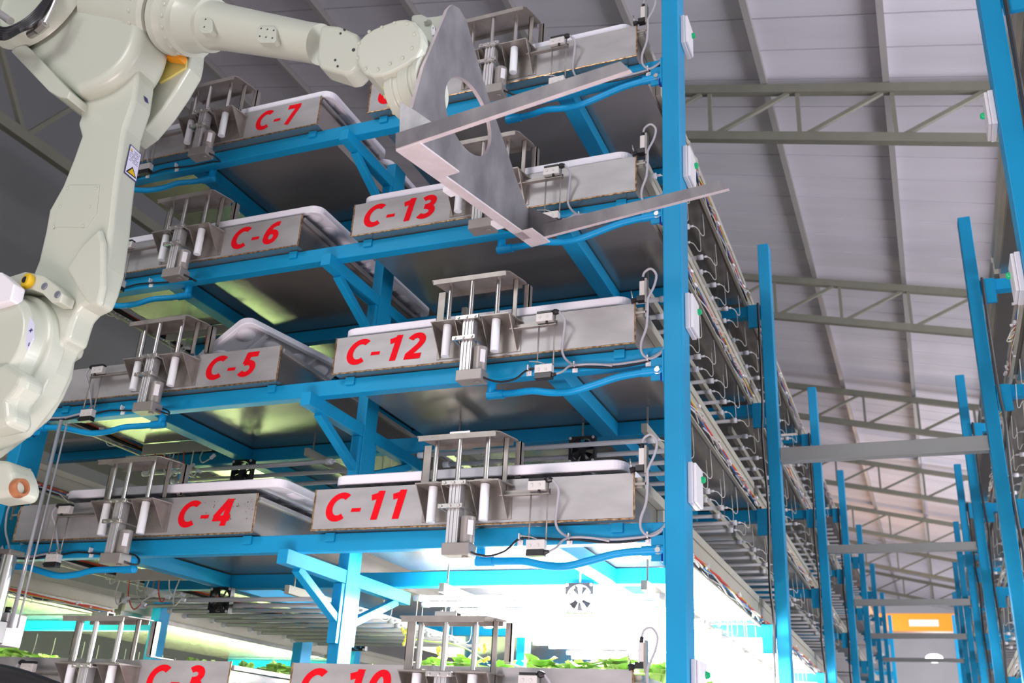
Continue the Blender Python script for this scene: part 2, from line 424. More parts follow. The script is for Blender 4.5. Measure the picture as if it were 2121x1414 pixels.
def make_tray(num, L, s):
    x0 = XR0 if s > 0 else XL0
    tb = TB[L]
    t = thing('grow_tray', 'long stainless steel tray with red %s on its front plate' % num, 'tray', (x0, 0, tb), 'numbered hydroponic trays')
    U = lambda a: s * a
    W = 1.254 if s > 0 else 1.250
    def bx(m, a, b, *r): m.box(min(U(a), U(b)), max(U(a), U(b)), *r); return m
    fp = MB(); bx(fp, 0, W, 0, 0.004, 0, PH); fp.build('front_plate', STEEL, t, 0.001)
    m = MB()
    bx(m, 0.004, W - 0.004, 0.0045, 2.42, 0.001, 0.004)
    bx(m, 0.004, 0.007, 0.0045, 2.42, 0.004, PH - 0.012); bx(m, W - 0.007, W - 0.004, 0.0045, 2.42, 0.004, PH - 0.012)
    bx(m, 0.004, W - 0.004, 2.417, 2.42, 0.004, PH - 0.012)
    m.build('trough', SHEET, t)
    m = MB(); bx(m, W - 0.004, W + 0.026, 0.012, 2.42, PH - 0.050, PH - 0.014); bx(m, W - 0.0038, W + 0.020, 0.32, 2.42, 0.034, PH - 0.0505); m.build('side_rail', SIDEST, t, 0.002)
    m = MB(); bx(m, 0.004, -0.008, 0.012, 2.42, PH - 0.028, PH - 0.012); m.build('side_rail', STEEL, t, 0.001)
    rnd = random.Random(num)
    w = MB()
    def bead(a, b, n, skip=0.0):
        pts = [Vector(a).lerp(Vector(b), i / n) + Vector((rnd.uniform(-.0006, .0006), rnd.uniform(-.0006, .0006), rnd.uniform(-.0008, .0008))) for i in range(n + 1)]
        w.tube(pts, 0.0036, 6, 1)
    bead((U(0), 0.0, 0.0), (U(W), 0.0, 0.0), 90)
    bead((U(0), 0.0, 0.0), (U(0), 0.0, PH), 14); bead((U(W), 0.0, 0.0), (U(W), 0.0, PH), 14)
    w.build('weld_bead', WELD, t)
    spans = {'C-10': (0.045, 0.405), 'C-11': (0.055, 0.395), 'C-12': (0.058, 0.412), 'C-13': (0.055, 0.400), 'C-14': (0.045, 0.40)}
    if s > 0: a, b = spans[num]
    else: a, b = {'C-3': (-0.375, -0.110), 'C-4': (-0.372, -0.108), 'C-5': (-0.372, -0.106), 'C-6': (-0.368, -0.108), 'C-7': (-0.355, -0.105)}[num]
    me = text_mesh(num, a, b, 0.030, 0.141, 'number_marking')
    me.materials.append(RED)
    o = bpy.data.objects.new('number_marking', me); COL.objects.link(o); o.parent = t
    o['label'] = 'red painted number %s' % num
    if num == 'C-4':
        m = MB()
        for k in range(46):
            a_ = -rnd.betavariate(1.3, 2.2) * 0.26 - 0.012; z_ = 0.05 + rnd.random() * 0.09; r_ = rnd.uniform(.0008, .0026)
            m.prism([(a_ + r_ * math.cos(j * 1.05) * rnd.uniform(.6, 1.5), -0.0014, z_ + r_ * math.sin(j * 1.05)) for j in range(6)], (0, -0.0002, 0))
        q_ = m.build('rust_spots', mat('rust', (0.16, 0.07, 0.02), 0.8), t); q_['kind'] = 'stuff'
    return t
for L in TB:
    make_tray('C-%d' % RNUM[L], L, 1)
    make_tray('C-%d' % LNUM[L], L, -1)
# trays of the bays further back
def plain_tray(x0, x1, y0, y1, L, label, group):
    t = thing('grow_tray', label, 'tray', (x0, y0, TB[L]), group)
    W = x1 - x0; Y = y1 - y0
    MB().box(0.004, W - 0.004, 0, Y, 0.001, 0.004).box(0.004, 0.007, 0, Y, 0.004, PH - 0.01).box(W - 0.007, W - 0.004, 0, Y, 0.004, PH - 0.01).box(0.007, W - 0.007, 0, 0.003, 0.004, PH - 0.01).build('trough', SHEET, t)
    MB().box(W - 0.004, W + 0.026, 0, Y, PH - 0.050, PH - 0.014).box(W - 0.0038, W + 0.020, 0, Y, 0.034, PH - 0.0505).build('side_rail', SIDEST, t)
    MB().box(-0.026, 0.004, 0, Y, PH - 0.050, PH - 0.014).box(-0.020, 0.0038, 0, Y, 0.034, PH - 0.0505).build('side_rail', SIDEST, t)
    return t
LV = {3: 'bottom', 4: 'second lowest', 5: 'middle', 6: 'second highest', 7: 'top'}
for i in range(1, 7):
    for L in TB:
        if i > 3 and L == 3: continue
        plain_tray(XR0, XR1, PY[i] + 0.03, PY[i + 1] - 0.03, L, 'steel tray on the %s level of the left row, bay %s' % (LV[L], ORD[i]), 'trays further back in the left row')
for i in range(0, 6):
    for L in TB:
        if i > 3 and L == 3: continue
        plain_tray(MIR - XR1, MIR - XR0, PY[i] + 0.03, PY[i + 1] - 0.03, L, 'steel tray on the %s level of the right row, bay %s' % (LV[L], ORD[i]), 'trays of the row across the aisle')
for L in (4, 5, 6):
    plain_tray(XL1, XL0, PY[1] + 0.03, PY[2] - 0.03, L, 'steel tray behind tray C-%d, in the second bay' % LNUM[L], 'trays behind the left column')
# neighbouring row to the left
NX1, NX0 = -5.0, -6.25
for i in range(0, 5):
    for L in (3, 4, 5, 6):
        plain_tray(NX0, NX1, PY[i] - 0.3, PY[i + 1] - 0.36, L, 'steel tray, %s level of far left row, %s from front' % (LV[L], ORD[i]), 'trays of the far left row')
for i in range(0, 5):
    t = thing('rack_upright', 'blue steel upright of the far left rack row, %s one from the front' % ORD[i], 'rack upright', (0, PY[i] - 0.1, 0), 'far left row of rack uprights')
    MB().box(-4.92, -4.85, 0, 0.1, -1.65, TOP - 0.7).build('post', BLUE, t)
    for L in (3, 4, 5, 6): MB().box(NX0, -4.921, 0.02, 0.08, TB[L] - 0.068, TB[L] - 0.002).build('cross_beam', BLUE, t)

# ------------------------------------------------------------------ rafts
def raft_mesh(w, h, name='raft'):
    m = MB(); r = 0.05; th = 0.036
    out = []
    for cx_, cy_, a0 in ((w - r, r, -90), (w - r, h - r, 0), (r, h - r, 90), (r, r, 180)):
        for k in range(7):
            a = math.radians(a0 + k * 15); out.append((cx_ + r * math.cos(a), cy_ + r * math.sin(a)))
    def ring(pts, z): return [m.bm.verts.new((p[0], p[1], z)) for p in pts]
    def inset(d): return [(w/2 + (p[0] - w/2) * (1 - 2*d/w), h/2 + (p[1] - h/2) * (1 - 2*d/h)) for p in out]
    rings = [ring(inset(0.004), th), ring(out, th - 0.004), ring(out, 0.003), ring(inset(0.003), 0), ring(inset(0.020), 0), ring(inset(0.024), 0.018)]
    m.bm.faces.new(rings[0]); m.bm.faces.new(rings[-1][::-1])
    for a, b in zip(rings, rings[1:]):
        for i in range(len(a)): m.bm.faces.new((a[i], b[i], b[(i+1) % len(a)], a[(i+1) % len(a)]))
    nx = int(round(w / 0.15)); ny = max(1, int(round(h / 0.15)))
    for i in range(nx):
        for j in range(ny):
            m.ball(((i + .5) * w / nx, (j + .5) * h / ny, 0.018), 0.043, (1, 1, 0.30), 20)
    for i in range(1, nx, 2):
        m.box(i * w / nx - 0.008, i * w / nx + 0.008, 0.03, h - 0.03, 0.008, 0.018)
    return m
def raft(x, y, z, w, h, label, rot=None):
    o = raft_mesh(w, h).build('foam_raft', FOAM); o.location = (x, y, z)
    if rot is not None: o.matrix_world = rot
    tag(o, label, 'foam raft', 'white foam planting rafts')
    return o
for L, num, x, w in ((4, 11, -2.068, 1.155), (5, 12, -2.110, 1.208), (6, 13, -2.106, 1.205), (7, 14, -2.10, 1.20)):
    dz = {4: 0.020, 5: 0.010, 6: 0.010, 7: 0.004}[L]
    raft(x, 0.014, TB[L] + PH + dz, w, 0.56, 'white foam raft on top of tray C-%d, resting behind its front plate' % num)
    raft(x, 0.60, TB[L] + PH + dz, w, 0.56, 'second white foam raft back on tray C-%d' % num)
for L, num, x, w, dz in ((4, 4, -3.43, 1.13, 0.026), (6, 6, -3.50, 1.18, 0.012), (7, 7, -3.50, 1.148, 0.006)):
    raft(x, 0.012, TB[L] + PH + dz, w, 0.56, 'white foam raft overhanging the right end of tray C-%d' % num)
    raft(x - 0.01, 0.60, TB[L] + PH + dz - 0.003, w, 0.56, 'second white foam raft back on tray C-%d' % num)
# the tilted raft on C-5
T = P(510, 650, 0.05); L_ = P(412, 724, 0.10); R_ = P(702, 748, 0.60)
ex = (R_ - T); ey = (L_ - T)
ex.normalize(); ey = (ey - ex * ey.dot(ex)).normalized(); ez = ex.cross(ey)
if ez.z > 0: mt = Matrix((ex, ey, ez)).transposed().to_4x4(); dims = (0.60, 0.36)
else: ez = -ez; mt = Matrix((ey, ex, ez)).transposed().to_4x4(); dims = (0.36, 0.60)
mt.translation = T - ez * 0.036
RAFT5 = (T, L_, R_)
raft(0, 0, 0, dims[0], dims[1], 'tilted white foam raft with round cups, lifted out of tray C-5', mt)

# ------------------------------------------------------------------ stations: pusher frame, actuator, switches, cables, hose
def station(s, L, num):
    x0 = XR0 if s > 0 else XL0
    O = (x0, 0, TB[L])
    U = lambda a: s * a
    V = lambda a, y, z: Vector((s * a, y, z))
    def bx(m, a, b, *r): m.box(min(U(a), U(b)), max(U(a), U(b)), *r); return m
    N = 'C-%d' % num
    # ---- guide frame (same hand on both columns, only the switches are mirrored)
    GO = 0.0 if s > 0 else -1.232
    G = lambda a, y, z: Vector((a + GO, y, z))
    def gx(m, a, b, *r): m.box(a + GO, b + GO, *r); return m
    t = thing('raft_guide_frame', 'stainless guide frame with two rods and white bushings on the front of tray %s' % N, 'guide frame', O, 'guide frames on the tray fronts')
    m = MB()
    gx(m, 0.467, 0.815, -0.004, -0.001, 0.014, 0.132)
    m.prism([G(0.478, -0.10, 0.128), G(0.80, -0.10, 0.128), G(0.822, -0.001, 0.128), G(0.467, -0.001, 0.128)], (0, 0, 0.005))
    for a in (0.480, 0.578, 0.688, 0.800):
        m.prism([G(a, -0.098, 0.128), G(a, -0.004, 0.128), G(a, -0.004, 0.014)], (0.003, 0, 0))
    gx(m, 0.50, 0.565, -0.09, -0.03, 0.133, 0.138); gx(m, 0.705, 0.77, -0.09, -0.03, 0.133, 0.138)
    m.build('bracket', BRACK, t)
    for a in (0.533, 0.735):
        MB().cyl(G(a, -0.06, -0.002), G(a, -0.06, 0.127), 0.0165, 20).build('nylon_bushing', NYLON, t, 0.0015)
        MB().cyl(G(a, -0.06, 0.139), G(a, -0.06, 0.302), 0.0095, 14).build('guide_rod', BRIGHT, t)
    m = MB()
    m.prism([G(0.472, -0.105, 0.302), G(0.778, -0.105, 0.302), G(0.795, -0.095, 0.302), G(0.818, 0.0, 0.302), G(0.818, 0.02, 0.302), G(0.49, 0.02, 0.302), G(0.465, -0.09, 0.302)], (0, 0, 0.004))
    gx(m, 0.478, 0.782, -0.105, -0.100, 0.286, 0.302)
    gx(m, 0.50, 0.80, 0.015, 0.020, 0.288, 0.302)
    m.build('top_plate', BRACK, t)
    m = MB(); gx(m, 0.585, 0.665, -0.07, -0.066, 0.307, 0.322); gx(m, 0.585, 0.665, -0.035, -0.031, 0.307, 0.322); gx(m, 0.585, 0.665, -0.07, -0.031, 0.3225, 0.325)
    for a in (0.598, 0.652): m.cyl(G(a, -0.05, 0.325), G(a, -0.05, 0.332), 0.005, 6)
    m.build('clevis', BRIGHT, t)
    m = MB(); gx(m, 0.452, 0.484, -0.008, -0.005, 0.136, 0.30); gx(m, 0.452, 0.4545, -0.008, 0.012, 0.17, 0.30); m.build('side_bar', BRACK, t)
    m = MB(); gx(m, 0.785, 0.803, -0.036, -0.030, 0.098 if s > 0 else 0.150, 0.300); gx(m, 0.785, 0.788, -0.036, -0.018, 0.098 if s > 0 else 0.150, 0.300); m.build('side_bar', BRACK, t)
    m = MB(); gx(m, 0.808, 0.830, 0.022, 0.026, 0.175, 0.302); gx(m, 0.826, 0.830, 0.022, 0.05, 0.175, 0.302); gx(m, 0.808, 0.830, 0.027, 0.16, 0.170, 0.174); m.build('side_bar', BRACK, t)
    m = MB()
    if s > 0: gx(m, 0.788, 0.972, -0.042, -0.038, 0.086, 0.104); gx(m, 0.788, 0.972, -0.056, -0.038, 0.083, 0.086)
    else: m.box(-0.972, -0.755, -0.042, -0.038, 0.086, 0.100); m.box(-0.972, -0.755, -0.056, -0.038, 0.083, 0.086)
    m.build('switch_arm', BRACK, t)
    # ---- actuator
    t = thing('linear_actuator', 'silver electric linear actuator with grey motor clamped in front of tray %s' % N, 'actuator', O, 'actuators in front of the trays')
    m = MB(); gx(m, 0.622, 0.666, -0.112, -0.070, -0.095, 0.118)
    for a in (0.628, 0.641, 0.655): gx(m, a, a + 0.006, -0.116, -0.112, -0.093, 0.116)
    m.build('rail', ALU, t, 0.001)
    m = MB(); m.cyl(G(0.6925, -0.088, -0.088), G(0.6925, -0.088, 0.006), 0.0255, 24); mo = m.build('motor', GREYM, t, 0.003)
    m = MB(); m.prism([G(0.704, -0.1135, -0.06), G(0.7125, -0.1075, -0.06), G(0.718, -0.100, -0.06), G(0.7172, -0.0975, -0.06), G(0.711, -0.1035, -0.06)], (0, 0, 0.05)); m.build('rating_label', WHITE, mo)
    m = MB(); gx(m, 0.614, 0.7165, -0.122, -0.058, -0.130, -0.0885); m.cyl(G(0.69, -0.09, -0.135), G(0.69, -0.09, -0.130), 0.012, 12); m.build('gearbox', GREYM, t, 0.005)
    for a, b, z in ((0.598, 0.690, 0.112), (0.590, 0.682, 0.030)):
        m = MB(); gx(m, a, b, -0.128, -0.1165, z, z + 0.016); gx(m, a, a + 0.008, -0.1165, -0.02, z + 0.002, z + 0.008); gx(m, b - 0.008, b, -0.1165, -0.02, z + 0.002, z + 0.008)
        for c in (a + 0.012, (a + b) / 2, b - 0.012): m.cyl(G(c, -0.128, z + 0.008), G(c, -0.134, z + 0.008), 0.006, 8)
        m.build('clamp', BRIGHT, t, 0.001)
    MB().cyl(G(0.640, -0.09, 0.118), G(0.640, -0.09, 0.301), 0.0095, 14).build('piston_rod', BRIGHT, t)
    # ---- limit switches
    g = 'limit switches on the tray fronts'
    t = thing('limit_switch', 'small grey limit switch with black plug at the upper edge of tray %s' % N, 'switch', O, g)
    m = MB(); bx(m, 0.896, 0.960, -0.066, -0.043, 0.096, 0.128)
    for a in (0.912, 0.940): m.cyl(V(a, -0.066, 0.113), V(a, -0.070, 0.113), 0.005, 8)
    m.build('housing', SWM, t, 0.002)
    m = MB(); bx(m, 0.899, 0.957, -0.067, -0.042, 0.1285, 0.137); m.build('cap', BLACK, t, 0.001)
    m = MB(); m.lathe(V(0.957, -0.055, 0.133), V(0.982, -0.055, 0.131), [(0, 0.008), (0.3, 0.011), (0.6, 0.011), (1, 0.007)], 10); m.build('plug', BLACK, t)
    MB().cyl(V(0.938, -0.062, 0.088), V(0.938, -0.062, 0.096), 0.005, 8).build('button', BLACK, t)
    t = thing('limit_switch', 'small grey limit switch with black base, in front of the beam below tray %s' % N, 'switch', O, g)
    m = MB(); bx(m, 0.900, 0.966, -0.066, -0.040, -0.106, -0.074)
    for a in (0.916, 0.944): m.cyl(V(a, -0.066, -0.094), V(a, -0.070, -0.094), 0.005, 8)
    m.build('housing', SWM, t, 0.002)
    m = MB(); bx(m, 0.901, 0.965, -0.067, -0.039, -0.128, -0.107); m.lathe(V(0.965, -0.055, -0.116), V(0.980, -0.055, -0.113), [(0, 0.009), (1, 0.006)], 10); m.build('cap', BLACK, t, 0.001)
    m = MB(); m.tube([V(0.880, -0.068, -0.060), V(0.915, -0.064, -0.064), V(0.935, -0.055, -0.070)], 0.002, 6, 1); m.build('lever', BRIGHT, t)
    for a, zt in ((0.905, 0.083), (0.9665, 0.128)):
        MB().cyl(V(a, -0.052, -0.0735), V(a, -0.052, zt), 0.003, 8).build('hanger_rod', BRACK, t)
    t = thing('limit_switch', 'upright grey limit switch with black plug at the outer corner of tray %s' % N, 'switch', O, g)
    m = MB(); bx(m, 1.272, 1.292, -0.012, 0.012, 0.180, 0.238); m.build('housing', SWM, t, 0.002)
    m = MB(); bx(m, 1.2925, 1.300, -0.014, 0.014, 0.150, 0.246); bx(m, 1.2925, 1.2965, -0.004, 0.006, 0.096, 0.150); bx(m, 1.257, 1.2965, -0.004, 0.0, 0.112, 0.120); m.build('mount', BRACK, t)
    m = MB(); bx(m, 1.262, 1.290, -0.013, 0.013, 0.160, 0.179); m.lathe(V(1.262, 0, 0.168), V(1.240, -0.005, 0.163), [(0, 0.006), (0.4, 0.010), (1, 0.010)], 10); m.build('plug', BLACK, t)
    MB().cyl(V(1.28, 0, 0.238), V(1.282, 0, 0.256), 0.007, 10).build('cable_gland', BLACK, t)
    m = MB(); m.tube([V(1.246, -0.004, 0.172), V(1.240, -0.006, 0.205)], 0.003, 6, 1); m.build('lever', BRIGHT, t)
    # ---- cables
    t = thing('signal_cable', 'light grey signal cables looping from the switches of tray %s along the beam' % N, 'cable', O, 'signal cables on the tray fronts')
    yb = 0.040
    MB().tube([V(0.982, -0.055, 0.131), V(1.003, -0.05, 0.10), V(0.995, -0.03, 0.06), V(0.983, -0.012, 0.0), V(0.99, 0.01, -0.03), V(1.016, yb, -0.046), V(1.06, yb, -0.047), V(1.16, yb, -0.058), V(1.23, yb, -0.056), V(1.29, yb, -0.05), V(1.335, yb, -0.030), V(1.357, yb, -0.002)], 0.0045, 8).build('upper_lead', CGREY, t)
    MB().tube([V(0.980, -0.055, -0.113), V(0.997, -0.03, -0.095), V(1.008, 0.0, -0.065), V(1.03, yb - 0.006, -0.048), V(1.10, yb - 0.004, -0.052), V(1.16, yb - 0.004, -0.064)], 0.004, 8).build('lower_lead', CGREY, t)
    MB().tube([V(1.282, 0, 0.256), V(1.290, -0.005, 0.275), V(1.315, -0.010, 0.283), V(1.335, -0.010, 0.255), V(1.325, -0.008, 0.21), V(1.305, -0.016, 0.16), V(1.305, -0.018, 0.12), V(1.298, -0.01, 0.05), V(1.277, 0.0, 0.0), V(1.275, 0.02, -0.035), V(1.30, yb - 0.006, -0.052), V(1.335, yb - 0.006, -0.038), V(1.355, yb - 0.004, -0.012)], 0.0045, 8).build('corner_lead', CGREY, t)
    for a, z in ((0.835, -0.052), (1.016, -0.056), (1.291, -0.060)):
        m = MB(); bx(m, a - 0.010, a + 0.010, yb + 0.004, 0.0492, z - 0.016, z + 0.002); m.cyl(V(a, yb + 0.004, z - 0.006), V(a, yb, z - 0.006), 0.004, 8); bx(m, a - 0.002, a + 0.002, yb - 0.012, 0.0492, z + 0.002, z + 0.022); m.build('cable_clip', WHITE, t)
    t = thing('motor_cable', 'thin black cable running from the actuator motor of tray %s to the rack corner' % N, 'cable', O, 'motor cables on the tray fronts')
    MB().tube(([V(0.7165, -0.10, -0.118), V(0.735, -0.085, -0.124), V(0.765, -0.05, -0.122), V(0.80, 0.0, -0.095), V(0.822, 0.03, -0.058), V(0.845, yb, -0.044)] if s > 0 else [G(0.7165, -0.095, -0.118), G(0.735, -0.07, -0.125), G(0.72, -0.02, -0.115), G(0.68, 0.02, -0.085), V(0.62, yb, -0.060), V(0.74, yb, -0.060)]) + [ V(0.90, yb, -0.046), V(0.98, yb + 0.002, -0.052), V(1.05, yb + 0.003, -0.055), V(1.15, yb + 0.003, -0.068), V(1.25, yb + 0.003, -0.064), V(1.32, yb + 0.003, -0.045), V(1.357, yb + 0.003, -0.010)], 0.004, 8).build('cable', BLACK, t)
    # ---- drain hose
    t = thing('drain_hose', 'sagging blue drain hose with elbow under tray %s' % N, 'hose', O, 'blue drain hoses under the trays')
    MB().tube([V(0.700, 0.105, -0.108), V(0.76, 0.10, -0.110), V(0.84, 0.08, -0.116), V(0.92, 0.07, -0.134), V(1.0, 0.06, -0.140), V(1.08, 0.055, -0.126), V(1.17, 0.05, -0.106), V(1.24, 0.045, -0.100), V(1.29, 0.042, -0.099)], 0.0135, 14, 4).build('hose', PVC, t)
    m = MB(); m.cyl(V(0.645, 0.106, -0.108), V(0.71, 0.106, -0.108), 0.018, 18); m.cyl(V(0.66, 0.106, -0.108), V(0.66, 0.106, -0.030), 0.017, 18); m.ball(V(0.655, 0.106, -0.108), 0.0185); m.build('elbow', PVC, t)
    MB().cyl(V(0.66, 0.106, -0.030), V(0.66, 0.106, 0.001), 0.0135, 14).build('outlet_ring', BRACK, t)
    m = MB(); m.cyl(V(1.27, 0.042, -0.099), V(1.352, 0.042, -0.097), 0.017, 18); m.ball(V(1.352, 0.042, -0.099), 0.019); m.build('end_elbow', PVC, t)
    MB().cyl(V(1.352, 0.042, -0.136), V(1.352, 0.042, -0.112), 0.0175, 16).build('coupling', DBLUE, t)
for L in TB:
    station(1, L, RNUM[L]); station(-1, L, LNUM[L])

# ------------------------------------------------------------------ junction boxes with green lamps
def jbox(x, face, y0, z, label, group):
    t = thing('junction_box', label, 'junction box', (x, y0, z), group)
    s = face
    m = MB(); m.box(min(0, s*0.018), max(0, s*0.018), 0, 0.115, 0, 0.14); m.build('base', WHITE, t, 0.003)
    m = MB(); m.box(min(s*0.0185, s*0.029), max(s*0.0185, s*0.029), 0.003, 0.112, 0.003, 0.137); m.build('lid', WHITE, t, 0.003)
    m = MB(); m.lathe((s*0.029, 0.092, 0.10), (s*0.042, 0.092, 0.10), [(0, 0.012), (0.5, 0.012), (1, 0.008)], 14); m.build('green_lamp', GREEN, t)
for L in TB:
    jbox(PX1 + 0.0005, 1, 0.045, TB[L] + 0.058, 'white junction box with green lamp on the tall front post, beside tray C-%d' % RNUM[L], 'white boxes on the front post')
    if L < 7 or True:
        jbox(MIR - PX1 - 0.0005, -1, 0.035, TB[L] + 0.058, 'white junction box with green lamp, right-hand front post, %s level' % LV[L], 'white boxes on the right-hand post')

# ------------------------------------------------------------------ light tubes
def make_tube(on, w=1.16, sgn=1, label='', group='', lime=False):
    t = thing('grow_light_tube', label, 'light tube', (0, 0, 0), group)
    s = sgn
    mm = (TUBE_LIME if lime else TUBE_ON) if on else TUBE
    MB().cyl((-s*0.02, 0, 0), (-s*w, 0, 0), 0.0105, 10).build('tube', mm, t)
    MB().cyl((0, 0, 0), (-s*0.03, 0, 0), 0.014, 10).cyl((s*0.0, 0, 0), (s*0.02, 0, 0), 0.006, 8).build('end_cap', WHITE, t)
    MB().cyl((-s*(w - 0.01), 0, 0), (-s*(w + 0.02), 0, 0), 0.014, 10).build('end_cap', WHITE, t)
    MB().tube([(s*0.02, 0, 0), (s*0.035, 0.03, 0.0), (s*0.045, 0.08, -0.012), (s*0.050, 0.12, 0.01), (s*0.045, 0.14, 0.07), (s*0.040, 0.145, 0.145)], 0.0022, 5, 3).build('lead_wire', CWHT, t)
    return t
NT = 11
cnt = 0
protos = {}
def tube_row(xend, w, sgn, ys, z, on, label, group, lime=False, jitter=0.03):
    global cnt
    key = (on, w, sgn, lime)
    for y in ys:
        jj = globals().setdefault('_jj', [0]); jj[0] += 1
        x = xend + (0.0 if jj[0] % 2 else -sgn * 0.05) + random.uniform(-jitter, jitter) * 0.3
        if key not in protos:
            protos[key] = make_tube(on, w, sgn, label, group, lime); r = protos[key]; r.location = (x, y, z)
        else: r = dup(protos[key], (x, y, z), label, group)
        cnt += 1
DZ = -0.145
def ys_for(i, n=NT, y0=None):
    a = (0.66 if i == 0 else PY[i] + 0.18) if y0 is None else y0
    b = PY[i + 1] - 0.12
    return [a + (b - a) * k / (n - 1) + random.uniform(-0.008, 0.008) for k in range(n)]
for i in range(3):
    for L in (4, 5, 6, 7) if i else (4, 5, 6, 7):
        on = (L == 4)
        if i == 0: lab = '%s light tube hung across the space under tray C-%d' % ('glowing white' if on else 'unlit grey', RNUM[L])
        else: lab = '%s light tube, %s level, %s bay, left row' % ('glowing white' if on else 'unlit grey', LV[L], ORD[i])
        tube_row(-0.915, 1.07, 1, ys_for(i, NT if i < 2 else 11), TB[L] + DZ, on, lab, 'light tubes under the %s level, bay %s, left row' % (LV[L], ORD[i]))
for L in (4, 5):
    tube_row(-2.47, 1.10, 1, ys_for(0), TB[L] + DZ, False, 'unlit grey light tube hung under tray C-%d' % LNUM[L], 'light tubes under tray C-%d' % LNUM[L])
tube_row(-5.10, 1.10, 1, [-0.1 + 0.19 * k for k in range(32)] + [6.0 + 0.3 * k for k in range(18)], 0.425, True, 'glowing light tube under the second lowest level of the far left row', 'glowing tubes of the far left row', lime=True)
for i in range(0, 3):
    for L in (4, 5, 6):
        tube_row(MIR + 0.915, 1.07, -1, ys_for(i, 11 if i < 2 else 8, PY[0] + 0.5 if i == 0 else None), TB[L] + DZ, False, 'unlit grey light tube, %s level, %s bay, right row' % (LV[L], ORD[i]), 'light tubes under the %s level, bay %s, right row' % (LV[L], ORD[i]))
# the rest, far back, too many to count
m = MB()
for i in range(3, 6):
    for L in (4, 5, 6, 7):
        for k in range(12):
            y = PY[i] + 0.15 + k * 0.2; z = TB[L] + DZ
            j = random.uniform(-0.03, 0.03)
            m.cyl((-0.90 + j, y, z), (-1.98, y, z), 0.0105, 6); m.cyl((MIR + 0.90 + j, y, z), (MIR + 1.98, y, z), 0.0105, 6)
tag(m.build('far_light_tubes', TUBE), 'rows of thin grey light tubes far back on both sides of the aisle', 'light tubes', kind='stuff')

# ------------------------------------------------------------------ cable bundles along the rows
def bundle(x, y0, y1, z, sgn, label, group, seed):
    rnd = random.Random(seed)
    t = thing('cable_bundle', label, 'cable bundle', (x, y0, z), group)
    n = 14; Ly = y1 - y0
    def wav(dx, dz, amp, r, nm, mt_, k=1):
        m = MB()
        for q in range(k):
            pts = [(sgn * (dx + rnd.uniform(-amp, amp)), Ly * i / n, dz + rnd.uniform(-amp, amp)) for i in range(n + 1)]
            m.tube(pts, r, 5, 2)
        return m.build(nm, mt_, t)
    wav(0.006, 0.006, 0.004, 0.0055, 'red_wires', CRED, 2)
    wav(-0.002, -0.010, 0.006, 0.007, 'black_wires', BLACK, 4)
    wav(0.004, -0.014, 0.010, 0.0035, 'white_wires', CWHT, 2)
    wav(0.010, -0.008, 0.006, 0.003, 'blue_wires', CBLUE, 1)
    wav(0.008, 0.004, 0.010, 0.003, 'yellow_wires', CYEL, 1)
    m = MB()
    for q in range(int(Ly * 4.5)):
        c = Vector((sgn * rnd.uniform(0.0, 0.03), rnd.uniform(0.05, Ly), rnd.uniform(-0.03, 0.015)))
        d = Vector((rnd.uniform(-.3, .3), 1, rnd.uniform(-.5, .5))).normalized() * 0.03
        m.bar(c, c + d, 0.012, 0.012)
    tag(m.build('connectors', WHITE, t), None, kind='stuff')
    m = MB()
    for q in range(int(Ly * 5)):
        yy = rnd.uniform(0.05, Ly - 0.15); w = rnd.uniform(0.05, 0.14); h = rnd.uniform(0.02, 0.06)
        m.tube([(sgn * 0.01, yy, -0.01), (sgn * 0.035, yy + w * .2, -h * .6), (sgn * 0.045, yy + w * .5, -h), (sgn * 0.03, yy + w * .8, -h * .7), (sgn * 0.008, yy + w, -0.005)], 0.0025, 5, 3)
    tag(m.build('loose_loops', CWHT, t), None, kind='stuff')
    MB().box(-0.012, 0.004, 0, Ly, -0.040, -0.032).build('tray_channel', SIDEST, t)
for i in range(3):
    for L in (4, 5, 6, 7):
        bundle(-0.846, PY[i] + (0.36 if i == 0 else 0.1), PY[i + 1] - 0.03, TB[L] + 0.022, 1, 'red, white and black wire bundle, %s level, %s bay, left row' % (LV[L], ORD[i]), 'wire bundles along the left row', 100 + i * 10 + L)
        if L != 7: bundle(MIR + 0.846, PY[i] + 0.1, PY[i + 1] - 0.03, TB[L] + 0.022, -1, 'red, white and black wire bundle, %s level, %s bay, right row' % (LV[L], ORD[i]), 'wire bundles along the right row', 200 + i * 10 + L)
for L in (4, 5, 6):
    bundle(-4.945, -0.25, 2.0, TB[L] + 0.0, 1, 'red and white wires hanging along the %s level of the far left row' % LV[L], 'wire bundles of the far left row', 300 + L)
for L in (4, 5, 6):
    bundle(-3.695, 0.16, 2.4, TB[L] + 0.0, -1, 'tangle of red and white wires hanging behind the left end of tray C-%d' % LNUM[L], 'wire tangles behind the left trays', 400 + L)

# loose leads dangling under the left trays
for L in (4, 5, 6):
    rnd = random.Random(900 + L)
    t = thing('dangling_leads', 'loose red and white leads with plugs dangling under the left end of tray C-%d' % LNUM[L], 'wires', (-3.62, 0.62, TB[L] - 0.07), 'dangling leads under the left trays')
    MB().box(-0.01, 0.42, 0, 0.012, 0.010, 0.066).build('wire_bar', SIDEST, t)
    for k in range(7):
        x = 0.02 + k * 0.06; h = rnd.uniform(0.05, 0.13); w = rnd.uniform(0.04, 0.10); y2 = rnd.uniform(-0.06, 0.02)
        q = Vector((x + w, y2, -h * 0.75))
        MB().tube([(x, 0.0, 0.012), (x + w * .1, y2 * .5, -h * .5), (x + w * .55, y2, -h), q], 0.003, 6, 4).build('lead', CRED if k % 3 == 1 else CWHT, t)
        d = Vector((0.018, 0.0, rnd.uniform(-.01, .02)))
        MB().bar(q, q + d * 1.3, 0.011, 0.013).build('plug', WHITE, t)

